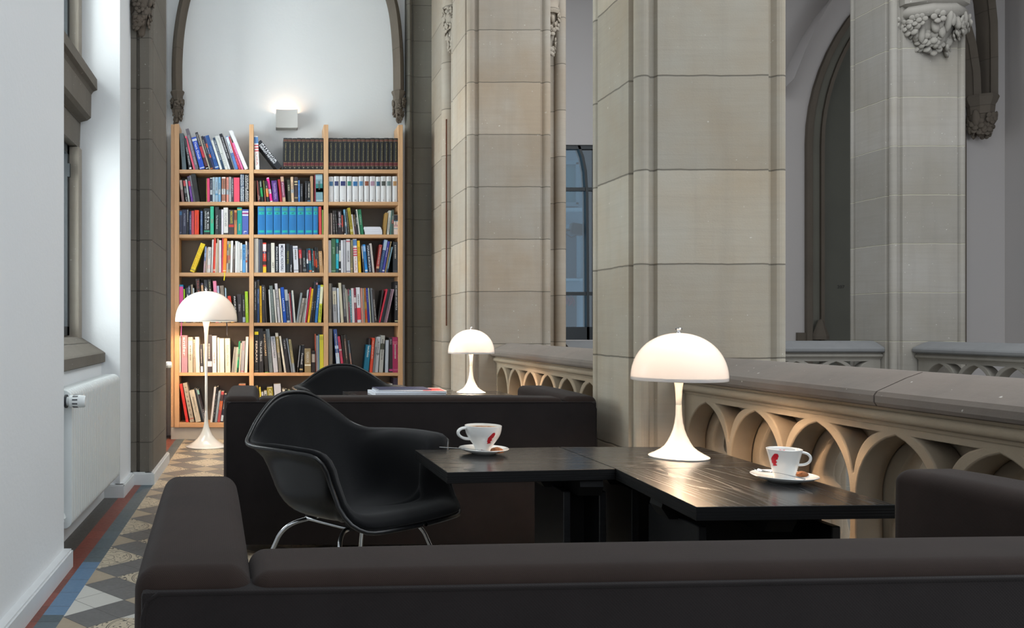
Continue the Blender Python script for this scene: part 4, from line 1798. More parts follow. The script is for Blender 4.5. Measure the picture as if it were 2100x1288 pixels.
ZT = 0.5704
c1 = Vector((xx(992, 2.87), 2.87, ZT))
saucer(c1, 0.082, 'white saucer on the left table under the wide cappuccino cup')
cup(c1 + Vector((-0.002, 0.0, 0.006)), 0.061, 0.088, 0.026, math.radians(186), math.radians(-75), 'wide white cappuccino cup with cocoa foam, handle pointing left', True,
    logo_w=0.024, logo_z=(0.36, 0.80), bow='bowl')
spoon(c1 + Vector((-0.004, -0.060, 0.012)), c1 + Vector((-0.150, -0.005, 0.0215)), 'teaspoon lying across the left saucer, handle sticking out over its edge')
biscuit(c1 + Vector((0.030, -0.050, 0.0145)), 0.0215, 'round brown almond biscuit on the left saucer')
c2 = Vector((xx(1608, 2.354), 2.354, ZT))
saucer(c2, 0.083, 'white saucer at the right end of the near table')
cup(c2 + Vector((0.004, 0.006, 0.006)), 0.0445, 0.083, 0.026, math.radians(-32), math.radians(-158), 'smaller white coffee cup with its handle pointing right', False,
    logo_w=0.025, logo_z=(0.45, 0.88), bow='flare')
spoon(c2 + Vector((-0.050, 0.012, 0.0225)), c2 + Vector((0.006, -0.082, 0.0205)), 'teaspoon lying along the front edge of the right saucer')
biscuit(c2 + Vector((0.062, 0.020, 0.0145)), 0.016, 'small brown biscuit half hidden behind the right cup')


# ================================================================ magazines on the far table
def magazine(loc, rz, w, d, h, cover, label, patch=None):
    e = empty('magazine', loc, rz)
    tag(e, label, 'magazine', 'magazines on the far table')
    bm = NB()
    box(bm, 0, w, 0, d, 0, 0.0015)
    box(bm, 0, w, 0, d, h - 0.0015, h)
    box(bm, 0, w, d - 0.0015, d, 0, h)
    obj('cover', bm, flat(cover), e)
    bm = NB()
    box(bm, 0.003, w - 0.003, 0.002, d - 0.002, 0.0015, h - 0.0015)
    obj('pages', bm, plain('magazine_pages', 'dfe3ea', 0.7, var=0.08, sc=90), e)
    if patch:
        bm = NB()
        box(bm, patch[1], patch[2], patch[3], patch[4], h, h + 0.0006)
        obj('cover_picture', bm, flat(patch[0]), e)
    return e


magazine((0.690, 5.20, 0.5705), 0.03, 0.44, 0.30, 0.018, 'd6dbe4', 'white thick magazine at the bottom of the pile on the far table')
magazine((0.700, 5.22, 0.5887), -0.03, 0.43, 0.27, 0.012, 'c8ccd6', 'pale magazine with a red cover patch, second in the pile', ('b8323c', 0.29, 0.425, 0.02, 0.24))
magazine((0.72, 5.25, 0.6012), 0.06, 0.33, 0.22, 0.007, '26304e', 'dark blue magazine on top of the pile on the far table')

# ================================================================ bookcase
YB = 7.50
KB = YB / F
bc = empty('bookcase', (0, 0, 0))
tag(bc, 'tall beech bookcase with three bays filling the white end wall', 'bookcase')
DEP = 0.245


def bxp(name, x0, x1, ytop, ybot, y0, y1, mat, r=0.0015):
    bm = NB()
    box(bm, xx(x0, YB), xx(x1, YB), y0, y1, zz(ybot, YB), zz(ytop, YB), r, 1)
    return obj(name, bm, mat, bc)


UP = [(358, 367.2, 254), (511.2, 520.2, 255), (664.2, 673.4, 255.5), (816.8, 826.2, 256)]
for a, b, t_ in UP:
    bxp('upright', a, b, t_, 876.8, YB, YB + DEP, m_beech)
bxp('filler_strip', 350, 357.8, 254, 876.8, YB + 0.02, YB + 0.06, m_beech)
SH = [(347.6, 355), (413.8, 421), (480.8, 487.8), (559.0, 566.4), (661.8, 668.6), (764.4, 771.0), (866.8, 876.6)]
BAY = [(367.4, 511.0), (520.4, 664.0), (673.6, 816.6)]
for t_, b_ in SH:
    for l_, r_ in BAY:
        bxp('shelf_board', l_, r_, t_, b_, YB + 0.002, YB + DEP - 0.012, m_beech_h)
bm = NB()
for l_, r_ in BAY:
    box(bm, xx(l_, YB), xx(r_, YB), YB + DEP - 0.010, YB + DEP - 0.002, zz(874, YB), zz(349, YB))
obj('back_panel', bm, m_backpanel, bc)
bxp('plinth', 350, 826, 877.2, 903, YB + 0.02, YB + 0.04, plain('plinth_white', 'b9b3aa', 0.6))

# ---- book data: one cell per block.  header: ox oy scale floor ; rows: x w xtop ytop colour [options]
# options  b:z0:z1:col = colour band on the spine ; t:col:z0:z1:Words = lettering ; s = no lettering ; r:col:len = ribbon
#          n:words = name of the look ; y:set back
CELLS = {
(0, 0): ('360 250 11.706 1141', '''
160 100 92 262 5f7078 t:3c484e:.35:.85:THE_VALUE_BOX n:slate-grey
330 62 195 385 2a2e35 t:e8e8ec:.15:.7:LIGHT_MAKERS b:.02:.07:f0f0f0
428 50 218 335 f0607f s n:coral-pink
480 78 235 155 77707a t:d8d4da:.12:.85:THE_INTERNATIONAL_DESIGN_YEARBOOK
588 122 375 362 1e50c8 t:f4f6ff:.32:.86:Think_Dutch b:.88:.95:dfe6f4 b:.03:.06:dfe6f4 n:bright_blue
735 68 465 240 241f28 b:.05:.32:5a2c38 b:.32:.62:c8384c b:.03:.08:f0f0f0 t:e0e0e4:.66:.96:GRAPHICS n:black_and_red
808 34 550 300 b5ab9c s n:stone-beige
846 60 602 332 2a2e38 b:.02:.05:d87838
905 52 655 335 2c3468 b:.66:.78:d86048 b:.36:.46:d86048 t:c8d0ec:.46:.66:SNEAK n:navy_and_orange
962 95 708 320 2858a0 t:8ca4cc:.3:.7:ARCHITECTURE b:.05:.08:c8d4e4
1072 56 852 440 e4e6e2 s
1130 60 888 372 2a4460 t:dfe6ec:.3:.92:WEB_DESIGN_STUDIOS
1196 66 938 330 dfe2de t:909490:.1:.5:form
1268 56 1008 330 e4e4e4 s
1328 76 1045 282 22222a t:d8d8dc:.3:.9:PHOTOGRAPHY_NOW
1408 26 1130 272 d8d8d8 s
1438 70 1198 342 5c84c4 b:.5:.98:d8e2ee n:pale_blue
1515 62 1242 350 d03a52 t:e88894:.15:.4:red
1588 52 1352 490 e070a8 t:f4b8d4:.2:.8:pink
1662 92 1275 190 e8e8ec s n:tall_glossy_white
'''),
(0, 1): ('340 240 7.154 769', '''
1306 62 1286 275 e6e2de b:.78:.97:5a84b8 b:.62:.66:d05860 b:.70:.74:d05860 b:.54:.58:d05860 t:d89898:.12:.48:USA n:flag-patterned_white
1640 62 1345 348 24252b t:eceef4:.2:.9:INTERIOR_DESIGN_REVIEW n:slanting_charcoal
'''),
(1, 0): ('360 350 9.2 590', '''
115 48 68 175 8c6c6c b:.56:.99:b9aca4 s n:beige_and_mauve
190 44 137 175 242426 b:.72:.97:c84a50 b:.4:.62:70747a t:e8e8ea:.02:.2:LX n:black_red_and_grey
240 30 182 165 c6cfd0 s
292 42 218 108 6a2c9c b:.62:.82:d03460 b:.82:.99:5c5c68 t:b48cd0:.2:.5:violet n:purple
340 34 257 85 5c5c66 t:c4c4cc:.6:.95:MONOCHROME
376 84 292 62 232325 s n:thick_matt-black
'''),
(1, 1): ('512 350 9.2 590', '''
80 34 80 190 6b5030 s
157 20 132 185 a05048 t:e8d8cc:.1:.35:art
180 24 156 215 3a2a28 t:e8e0dc:.12:.3:pop
222 44 180 185 1f2c28 b:.24:.66:209858 t:dfe8e0:.7:.95:STENCIL n:black_and_green
285 24 250 185 6a6838 b:.0:.35:8c5048
326 44 285 195 2c2c30 b:.24:.64:e88438 n:black_and_orange
387 48 317 128 e82490 b:.34:.52:dfdfe4 b:.0:.04:f0f0f0 b:.96:.99:f4d0e0 n:magenta
445 103 407 185 54307c t:b49cd0:.1:.9:TRANSMATERIAL n:purple
575 42 532 160 a82030 s
622 58 580 110 8a4c68 b:.8:.99:c4a488 b:.0:.18:c4a488 t:e8c8d8:.25:.75:Pattern n:plum_and_tan
725 58 702 168 38382c t:c8ccb0:.5:.8:YES
790 48 772 115 d8b898 b:.36:.5:b8c0c8 b:.0:.03:f0f0f0 n:tan
846 66 838 120 3c3438 b:.78:.84:c0b088 b:.68:.72:c0b088 b:.14:.19:a09068 s n:dark_gilt-stamped
918 30 915 180 4080d0 t:a8c8f0:.2:.8:blue
960 45 958 245 2c2c30 t:9898a0:.3:.85:notes
1045 38 1045 190 26262a t:98989c:.2:.9:catalogue
1090 56 1090 200 1e1e20 t:e4dcd0:.2:.9:THE_GREAT_BOOK b:.03:.07:4080b0
1152 50 1146 100 b8906c s n:light_tan_board
1222 26 1222 75 8c3040 s
1252 132 1243 70 7ca0ac b:.82:.95:9cbcc8 b:.35:.66:2e7c7c b:.36:.5:26343c b:.04:.07:c8d8e0 n:thick_blue-grey
'''),
(2, 0): ('360 350 9.2 1196', '''
70 50 70 735 343650 b:.8:.95:4070a0 t:b0b0c8:.03:.1:L
128 80 128 725 262a48 t:b4b8cc:.35:.85:MATERIALS_FOR_DESIGN
215 30 215 710 20242e t:e8e8ee:.5:.95:DESIGN
258 40 258 755 223468 t:c0c8e0:.2:.85:THE_DESIGN_BOOK
300 50 300 745 d04858 s
360 80 360 735 f0461c t:a03060:.2:.8:colour_and_print n:orange-red
470 42 470 750 3c5888 t:b0c0d8:.4:.95:Manual
533 114 533 700 262a2e b:.10:.16:3cb088 t:d8dcdc:.2:.9:the_cultural_dictionary n:thick_black
655 66 655 666 3cc098 t:c07878:.4:.55:KIDS n:mint-green
747 70 747 670 33393d t:d4d8d8:.2:.7:The_Product_Book
820 40 818 725 262c30 t:50686c:.1:.8:decor
863 38 863 720 e4e0ec s
908 84 905 688 dcdad8 t:808080:.3:.8:ICONS b:.0:.06:4a4448 n:white
1003 100 1003 730 443c40 t:c8c040:.45:.95:MERCHANTS b:.3:.4:c83c34 n:brown_with_yellow_lettering
1108 50 1108 735 c08054 b:.6:.9:8c4428 n:copper-brown
1163 90 1163 685 169a92 t:d0b870:.15:.4:Pantheon b:.9:.95:d0a850 n:teal_and_gold
1258 118 1258 722 5064b0 b:.88:.93:dfe0f0 b:.82:.87:b04c80 b:.75:.8:dfe0f0 t:dfe0f0:.04:.14:L n:periwinkle
'''),
(2, 2): ('666 350 9.2 1200', '''
78 26 70 800 786860 s
115 30 108 795 a09088 s
163 34 148 750 3c3434 t:b0a8a4:.1:.85:series
212 34 184 745 302c2c t:a0a09c:.1:.85:series
250 75 243 750 281e24 t:d8d4dc:.3:.95:NEW_GRAPHIC b:.42:.46:a84060
330 28 312 830 c04838 b:.0:.4:281c1c t:f0e0d8:.15:.4:map n:slim_red
372 28 345 830 202228 b:.0:.05:f0f0f0 s
402 30 354 725 70a8c8 b:.0:.3:687480 b:.35:.5:c8dce8 n:light_blue
446 26 395 720 4c4840 t:c8c0a8:.1:.9:typeface
490 54 427 695 a8982c t:685c20:.3:.85:mustard b:.1:.2:c8c080 n:mustard
547 20 503 820 e0dce0 s
572 34 536 820 7c6444 b:.0:.4:604858
607 38 568 745 202024 t:c8ccd0:.4:.7:ink
648 20 592 725 d8dcd4 s
672 66 620 725 1c7850 t:a0c8b0:.4:.8:GREEN n:deep_green
1105 50 1148 785 a88448 s n:ochre
1172 44 1212 745 c8c8c0 t:504c48:.1:.7:magazin
1236 14 1252 745 70a8a4 s n:thin_aqua
1256 44 1264 738 4c6058 b:.45:.6:8c4030 n:dark_grey-green
1306 74 1306 825 e0ccc4 b:.7:.99:2c2e36 b:.66:.7:60a8c8 b:.4:.5:c8a0a0 b:.28:.31:80b0c4 n:pink_and_black
'''),
(3, 0): ('360 480 13.125 1036', '''
385 132 700 228 f4d820 t:d08820:.15:.85:the_yellow_art_of_type b:.05:.09:a89048 n:leaning_yellow
750 44 792 330 7c90c0 b:.0:.45:c8a8b0 b:.6:.75:a8c0e8 n:blue_and_pink
805 28 838 370 c8b0a0 s
848 88 874 345 e4dfdc t:6890a0:.55:.85:INTRO b:.15:.3:e8c8c8 n:white
955 40 985 140 f0eeec s
1008 54 1036 108 e84834 b:.04:.1:f4b8a8 n:bright_red
1064 38 1088 240 d8c8b8 s
1108 44 1118 118 c8b498 s
1165 62 1170 160 e8d8dc s n:pale_pink
1240 28 1258 108 f0506c s n:slim_coral
1272 88 1298 108 f88c2c r:f4e020:.07 b:.04:.07:f8d0a8 n:orange
1365 44 1388 185 c8c0b8 b:.3:.55:b86858 b:.7:.9:8c8878
1414 48 1436 190 a89878 b:.8:.9:d8c040 b:.4:.55:d07060 b:.1:.3:686868 n:collage-printed
1468 58 1492 175 e8e6e6 s
1534 48 1558 290 6c605c t:e8e4e0:.5:.95:SELECTION
1604 44 1608 185 e6e4e4 s
1652 30 1656 185 dcdcdc s
1690 38 1690 210 e2e0de s
1735 56 1735 235 e6e4e0 b:.02:.05:706c68
1800 82 1800 280 5c9cd4 t:1c4874:.45:.97:LE_MUSEE n:sky-blue
1888 44 1880 190 e8e0dc b:.33:.39:e87040 b:.47:.49:c08078 n:white_with_orange
1938 50 1938 215 26283c t:c8c8d8:.6:.75:nuit
'''),
(3, 1): ('512 480 13.125 1036', '''
118 118 118 120 b4ada4 s n:tall_putty-grey
248 20 248 140 8088a0 s
270 78 270 140 3c3c42 s
358 90 355 230 d83c2c b:.0:.2:e8c030 b:.72:.95:f0e0e0 b:.26:.38:382428 b:.64:.7:28305c n:red_and_yellow
462 100 460 260 2c2c30 t:686c70:.4:.7:noir
580 95 575 235 dcd8cc t:605850:.15:.35:ART n:cream
692 86 690 320 1c2430 t:f0f0f0:.06:.97:PACKAGE_DESIGN n:black_package_design
795 166 785 265 dcdce4 t:1c2048:.06:.95:METALLIC_NOUVEAU n:wide_silver-white
985 88 985 255 2a3034 t:a8a040:.3:.75:TOYS_ETC
1080 74 1080 290 24262e t:f0f0f4:.04:.3:Visual
1190 130 1162 318 d4d4dc b:.9:.93:8488a0 b:.08:.1:505460 n:thick_silver-white
1345 75 1318 370 44383a b:.58:.92:c83038 n:dark_with_a_red_block
1438 96 1405 430 202022 t:b0b4b8:.25:.65:MODE b:.06:.16:686c70
1542 46 1520 390 1c3048 b:.38:.56:dfe4ec
1602 74 1562 385 1c7088 b:.5:.93:c04848 b:.03:.1:e07040 n:teal_with_red_lettering
1688 44 1664 400 205058 b:.03:.07:e8ece4 t:98b8b8:.3:.8:form
1742 34 1706 450 c04030 b:.0:.3:3a2c2c
1788 42 1748 340 262626 b:.2:.52:e85c2c n:black_and_orange
1838 34 1798 350 2a2a2c t:a0a0a0:.1:.8:craft
1888 98 1852 455 b48c60 t:d8c0a0:.3:.9:box n:kraft-brown
'''),
(3, 2): ('666 480 13.125 1036', '''
104 72 98 165 c8c8d0 s
182 114 176 122 3c6a48 t:98b8a0:.55:.75:green b:.04:.06:98b8a0 n:dark_green
302 72 302 122 1c5058 b:.12:.55:20b0c8 b:.88:.98:20a0a8 n:petrol_and_turquoise
382 56 382 130 24282c b:.34:.66:dcdcd4 b:.08:.12:e8e8e8 n:black_and_white
446 50 438 160 dcdce4 s
506 68 498 150 a8a8b0 s
588 104 576 135 ccccd0 t:28282c:.32:.66:CHOOSING_LIFE b:.92:.95:c84858 b:.03:.05:2c3068 n:silver
702 56 700 150 8c8460 b:.1:.14:c8a888
790 106 754 130 e8dcdc b:.80:.98:5a84b8 b:.70:.74:d05060 b:.63:.67:d05060 b:.56:.6:d05060 b:.49:.53:d05060 t:d8a898:.05:.45:USA n:flag-patterned
912 72 872 175 e8b820 t:907020:.35:.8:BIG_IDEAS n:golden_yellow
1040 38 982 290 4c484c b:.5:.95:a8a8ac
1092 68 1022 280 2088d8 b:.75:.95:90b8e8 b:.04:.1:dfe8f4 n:azure
1176 96 1112 290 20283c t:dfe2e8:.04:.98:YOUNG_EUROPEAN n:navy_lettered
1288 54 1206 250 c4bcb8 s
1372 74 1478 280 b04440 b:.0:.14:38282c b:.14:.22:c8a080 n:red_pencil-patterned
1448 90 1612 140 2c4878 b:.68:.99:a8c0d8 t:7898c0:.05:.66:TYPOGRAPHY n:blue_and_silver
1545 60 1700 190 4444a0 b:.04:.08:dfe0f0 n:violet-blue
1620 28 1775 200 a08c68 s
1656 38 1800 340 7898a8 b:.0:.15:30446c n:light_steel-blue
1842 126 1842 205 30343c b:.04:.06:585c64 n:wide_charcoal
'''),
(4, 0): ('360 564 11.706 1140', '''
90 92 90 230 2890c0 b:.35:.95:e050a0 b:.0:.1:2c4878 r:f060b0:.12 n:blue_and_pink
204 28 192 330 a8d820 s n:lime
244 22 240 310 505058 s
278 26 274 300 485468 b:.7:.8:e8e8e8
308 50 300 250 405070 t:dfe6ec:.8:.97:AB
378 44 370 225 8c8070 s
430 28 416 310 c8d4dc s
560 90 482 90 382c2c t:b05048:.3:.97:TAG_AND_TYPE n:black_with_red_lettering
658 54 606 190 5c5468 b:.8:.95:c8a078
722 84 678 115 343840 t:e8e8e8:.55:.85:ARC
846 70 772 100 383430 t:d8d8a8:.5:.95:The_Big_Idea
962 76 896 140 f08cb0 s n:rose-pink
1040 56 986 255 a8b0c4 s
1116 90 1062 250 8c8074 s
1214 28 1182 305 a8c0d0 r:3c3840:.11
1336 74 1246 500 e04838 b:.0:.04:e8b040 s n:red
1420 74 1376 490 2c2424 t:f4f0ec:.3:.97:PACKAGE n:black_package
1502 106 1472 455 3a3438 t:a8a4a8:.4:.65:film
1614 64 1596 475 343034 b:.02:.2:a8b4d0
1688 70 1664 390 a0c828 t:d0dc98:.3:.8:CREATIVE_LIFE n:lime-green
'''),
(4, 1): ('512 564 11.706 1140', '''
108 60 110 130 34322e t:dcd8d4:.3:.97:SMALL_GREAT_AND_LARGE
180 50 182 115 2c4470 b:.8:.99:3a342e t:a0b0c8:.45:.78:SMALL_LAMPS n:navy_and_brown
247 50 232 255 e0ac1c t:8c6c20:.2:.8:yellow_pages n:amber-yellow
305 68 290 235 38343a t:c8c8cc:.6:.95:STUDIOS
388 22 356 290 5c5450 s
498 28 452 345 dcdcdc s
534 78 470 250 6c7674 t:98a09c:.2:.8:concrete
625 38 562 345 dcd8d0 s
682 64 600 200 c8c4c8 b:.6:.62:909090
764 38 692 320 e8d8b8 s n:cream
812 76 742 290 1450b4 t:f0f4ff:.32:.68:LACOSTE n:cobalt-blue
898 76 828 340 283c60 b:.66:.99:a8b0b8 t:687ca0:.15:.62:TONGUE b:.0:.06:c0c4c8 n:navy_and_silver
982 20 924 445 dcd8d8 s
1006 24 950 415 902838 s n:maroon
1036 28 988 420 4c5464 s
1068 40 1006 365 d4d4cc s
1116 44 1226 420 8c9498 s
1166 58 1268 545 a49c94 t:605850:.3:.8:Leica
1242 58 1332 550 a09c94 t:686058:.4:.8:Reflex
1305 22 1400 345 ccd0d8 s n:grey-white
1332 30 1458 285 cc2c4c s n:crimson
1384 54 1490 320 e4b41c t:a87818:.2:.8:yellow
1446 44 1552 150 2a2a32 t:a8a8b0:.3:.5:lab
1502 44 1602 125 24242c b:.9:.95:e0a0a8 t:a8a8b0:.3:.5:lab
1562 64 1640 235 3070b4 t:e0ecf4:.4:.9:Living_Future n:blue_living
1644 72 1704 230 c4cc30 b:.5:.95:dfe0c0 t:60682c:.05:.45:paper n:yellow-green
'''),
(4, 2): ('666 564 11.706 1136', '''
105 56 105 190 948c80 b:.0:.99:948c80
166 28 162 200 3a3634 s
212 90 184 290 a8a8ac b:.52:.9:d8d0b8 n:grey_dripping-paint
322 46 292 305 ccd4e0 s
394 62 332 180 d0c8b0 s n:ivory
466 60 426 225 68686a b:.0:.16:2c262e
540 18 490 315 c4c0b4 s
560 18 524 340 b8b0a4 s
586 34 556 330 8c4c58 b:.62:.8:2c6450 n:mauve_and_green
624 36 592 350 4c8c98 t:d8e8e8:.1:.8:pattern
664 58 636 310 d8d0d4 s
726 54 690 305 80283c b:.58:.73:e0d4d8 n:wine-red
786 92 750 290 d8d8e0 b:.08:.42:e03848 n:white_with_red_strip
886 50 852 305 c88c80 s
940 28 910 310 98988c s
982 48 936 305 d07c1c b:.1:.35:e8501c b:.4:.6:e8b030 n:fiery_orange
1038 52 986 305 28308c t:8890d0:.6:.95:royal n:royal-blue
1096 20 1042 305 c8ccb0 s
1120 24 1070 300 203034 s
1146 46 1096 305 80848c s
1202 56 1130 345 3a302e t:d0ccc8:.05:.7:ITALIAN_DESIGN_ART
1262 36 1390 345 342c2c s
1300 38 1482 325 d03048 s n:slanting_red
1346 38 1520 330 303844 s
1390 36 1560 335 202428 s n:black_dotted
1428 28 1600 330 b090a4 s
1462 36 1640 330 c0a0b0 s n:dusty-pink
1688 76 1688 145 222226 t:d0d0d4:.3:.9:DIE_GRAND_ARCHITEKTUR b:.03:.05:d8d4a8 n:tall_black
'''),
(5, 0): ('360 664 11.706 1166', '''
92 28 88 285 e8e4e0 s
138 148 136 270 b08088 t:f0e8f0:.45:.95:antler b:.0:.4:a88498 n:thick_mauve
305 108 300 315 b8b4a8 b:.52:.9:e0dccc n:greige_dripping-paint
425 58 415 375 b4a898 b:.0:.46:9c9080
490 92 470 310 e0dcd4 s n:thick_cream
606 56 582 495 44444c b:.02:.22:dfe2ec n:small_dark-grey
680 42 652 480 98a098 s
738 140 736 260 3c3840 b:.16:.3:c8ccd8 n:thick_aubergine
888 98 880 285 ece0e0 t:d06878:.25:.55:Dream_Book n:white_with_red_lettering
1008 46 1000 325 e0d4c4 s
1062 110 1056 345 e8e0d0 s n:ivory
1196 122 1182 345 e0d4c4 t:b0a494:.2:.8:Edith_Works n:thick_ivory
1342 26 1406 555 9c9c98 s
1372 26 1436 560 888884 s
1402 26 1462 560 a0a09c s
1434 24 1490 560 d8d0b8 s
1464 42 1516 415 208860 b:.0:.15:1c4838 b:.5:.6:18302c n:emerald_marbled
1512 36 1552 455 e0d0c0 s
1562 78 1596 410 9c9ca4 t:c86878:.7:.95:Prestige b:.03:.05:c04858 n:grey_with_red_lettering
1656 64 1690 305 ecdcd4 s
'''),
(5, 1): ('512 664 11.706 1166', '''
118 94 116 110 222224 t:d8ccc0:.24:.72:FERRARI b:.86:.93:e0d020 b:.03:.05:606060 n:black_with_yellow_badge
228 104 215 110 26262a t:b8bcc0:.25:.72:The_Audi_Book n:black_motoring
372 84 306 165 2c2a28 t:d8b890:.4:.92:SPORTSCARS b:.0:.012:58a048 n:black_with_gold_lettering
472 90 382 120 707a80 t:4c565c:.2:.8:PORSCHE_BOOK n:steel-blue
580 106 502 300 b0b4c0 t:585c68:.4:.97:ROADSTERS n:silver
706 72 612 210 6c6860 b:.5:.9:8c7c50 b:.9:.99:c0bcb4
832 46 706 290 d0ccc0 s
888 84 782 360 2c2a2e t:c8c8cc:.7:.97:Typo
998 34 876 345 7c8490 s
1038 60 932 375 9c9068 b:.0:.28:8c949c n:khaki
1132 28 1200 515 34302c b:.2:.98:80848c
1192 80 1244 505 222026 t:d8d8dc:.3:.7:Football b:.08:.14:c0a878 n:black
1322 152 1316 590 94805c t:d8d0c0:.4:.88:YEARBOOK b:.28:.34:e0dcc8 n:thick_brown
1492 84 1488 650 2c2424 b:.48:.86:9c8c80 n:black_portrait
1592 12 1578 240 c06048 s n:thin_rust
1606 54 1596 280 90949c s
1664 16 1656 250 5090c0 s n:thin_blue
1686 92 1680 255 ccc438 s b:.86:.96:b0a838 n:yellow
'''),
(5, 2): ('666 664 11.706 1161', '''
110 80 106 110 8c8478 s n:greyish-brown
300 86 206 120 38508c b:.2:.45:c8d4e4 b:.55:.62:b8c8e0 n:marbled_blue
416 60 306 290 c4405c b:.6:.64:dfd0c8 n:crimson
480 52 388 265 28241f s
534 44 450 258 3c342c b:.35:.9:684c3c
586 50 482 250 242220 t:e0e0e0:.02:.1:H
642 34 552 390 54606c b:.2:.6:a87868 n:blue_and_salmon
680 28 582 390 1c1c20 s
935 112 1012 490 0c6c8c t:dfe8e8:.55:.97:techno n:petrol-blue_techno
1052 18 1082 340 403c40 s
1078 66 1142 325 d84830 t:f0c0b0:.4:.92:MILLENNIUM n:orange-red
1152 44 1226 345 989c9c b:.0:.75:787c80
1204 74 1272 300 c8ccd4 b:.5:.55:90949c
1302 94 1356 265 b0b0ac b:.62:.78:3c4030 n:grey_with_olive_label
1450 72 1466 380 b4bcc8 s n:pale_patterned
1545 88 1545 320 343236 t:c0c0c4:.8:.95:PRADA b:.04:.1:c84890 n:black_with_pink_dot
1650 122 1642 310 a82c5c b:.85:.87:d08090 b:.8:.82:d08090 b:.06:.1:c05c80 n:raspberry
'''),
(6, 0): ('360 770 11.706 1132', '''
250 66 92 210 d83c38 s n:leaning_red
352 100 172 190 b8ac9c t:706860:.15:.9:1_2_3_4_5_6_7 b:.08:.1:c05040 n:leaning_beige
488 128 322 370 ccc4b4 t:807868:.3:.8:Japanese_Paper n:wide_cream
640 32 440 320 2c3038 s
682 28 480 330 788088 s
716 44 510 350 2a242c t:e8e4ec:.12:.4:THE_BLACK b:.86:.99:90c0b8 n:black_with_aqua_sticker
832 50 926 285 d8d4d4 s
888 42 992 270 242226 t:98989c:.1:.8:rock
938 58 1032 380 8c98a4 s n:blue-grey
1002 68 1098 390 b04c50 b:.4:.7:e07040 b:.7:.9:483038 n:colourful_collage
1078 58 1166 455 2c2c3c b:.04:.25:c0d0dc
1500 170 1515 210 a46848 s n:copper-coloured
'''),
(6, 1): ('512 764 13.125 1349', '''
251 94 133 375 8c6c2c s n:ochre-brown
345 40 250 400 d8c444 s n:slim_yellow
392 52 314 535 c0c0c8 s
450 76 384 505 c8c8c0 t:404040:.6:.9:IN
545 160 462 410 948834 t:dcd8b8:.5:.95:CELIO n:olive-gold
712 186 648 320 d0d0d8 s n:broad_white
904 76 872 455 ccc8b8 s
984 48 956 460 222222 s
1036 72 1022 485 18a078 b:.8:.99:38b090 n:small_green
'''),
(6, 2): ('580 650 7.154 1551', '''
1560 60 1552 985 d0d0d0 s
1640 62 1642 900 3a3248 s n:dark_violet
'''),
}
B1X = '''583 7 581 150 c8c850 s n:thin_yellow-green
596 50 592 140 e8487c s n:hot-pink
652 44 650 130 1c2840 b:.3:.5:c0c8d0 b:.0:.03:e8e8e8 b:.96:.99:e8e8e8 t:c8ccd8:.55:.9:urban
700 42 697 120 b8ccd8 b:.3:.5:98a8b4 n:ice-blue
748 54 745 120 a8c0d4 b:.28:.34:4888b0 n:pale_blue
808 46 806 120 78a8cc b:.3:.5:b8c4cc n:mid-blue
870 72 872 115 a8705c b:.3:.52:c8ccd0 b:.0:.04:f0e8e4 b:.94:.99:f0e8e4 n:terracotta
960 40 960 125 e09080 b:.3:.5:a8b4bc n:salmon
1005 46 1003 115 b0b0b0 b:.3:.5:98a0a8 n:silver-grey
1056 36 1055 125 404048 t:e8e8ec:.2:.95:GRAPHIC n:dark_grey
1100 110 1098 128 e8526c s n:plain_coral
1222 76 1218 65 28405c t:e8ecf0:.03:.97:YOUNG_EUROPEAN_FASHION_DESIGNERS n:tall_navy
1306 74 1305 65 181c24 t:f0f0f0:.03:.97:YOUNG_ASIAN_FASHION_DESIGNERS n:tall_black
'''
CELLS[(1, 0)] = (CELLS[(1, 0)][0], CELLS[(1, 0)][1] + B1X)
CELLS[(2, 1)] = ('512 350 9.2 1196', '''
1308 50 1300 668 cc4448 s n:plain_red
1366 24 1364 728 9cc060 s n:slim_light-green
''')

ORD = ['first', 'second', 'third', 'fourth', 'fifth', 'sixth', 'seventh', 'eighth', 'ninth', 'tenth', 'eleventh', 'twelfth', 'thirteenth', 'fourteenth', 'fifteenth',
       'sixteenth', 'seventeenth', 'eighteenth', 'nineteenth', 'twentieth', 'twenty-first', 'twenty-second', 'twenty-third', 'twenty-fourth', 'twenty-fifth', 'twenty-sixth', 'twenty-seventh', 'twenty-eighth', 'twenty-ninth']
ROWN = ['top shelf', 'second shelf', 'third shelf', 'fourth shelf', 'fifth shelf', 'sixth shelf', 'bottom shelf']
BAYN = ['left bay', 'middle bay', 'right bay']


def colour_word(h):
    import colorsys
    r, g, b = (int(h[i:i + 2], 16) / 255 for i in (0, 2, 4))
    H, L, Sx = colorsys.rgb_to_hls(r, g, b)
    H *= 360
    if L < 0.2 and Sx < 0.35:
        return 'black'
    if Sx < 0.13 or (L > 0.85 and Sx < 0.4):
        return 'white' if L > 0.78 else 'light grey' if L > 0.6 else 'grey' if L > 0.33 else 'dark grey'
    if H < 18 or H >= 345:
        return 'dark red' if L < 0.35 else 'pale pink' if L > 0.75 else 'red'
    if H < 45:
        return 'dark brown' if L < 0.3 else 'brown' if L < 0.5 else 'beige' if L < 0.8 and Sx < 0.5 else 'cream' if Sx < 0.6 else 'orange'
    if H < 70:
        return 'olive' if L < 0.4 or Sx < 0.3 and L < 0.6 else 'cream' if L > 0.7 else 'yellow'
    if H < 165:
        return 'dark green' if L < 0.3 else 'green' if Sx > 0.25 else 'grey-green'
    if H < 200:
        return 'teal' if L < 0.5 else 'pale blue'
    if H < 262:
        return 'navy' if L < 0.32 else 'grey-blue' if Sx < 0.3 else 'blue'
    return 'purple' if H < 300 else 'pink'


m_cov = {}


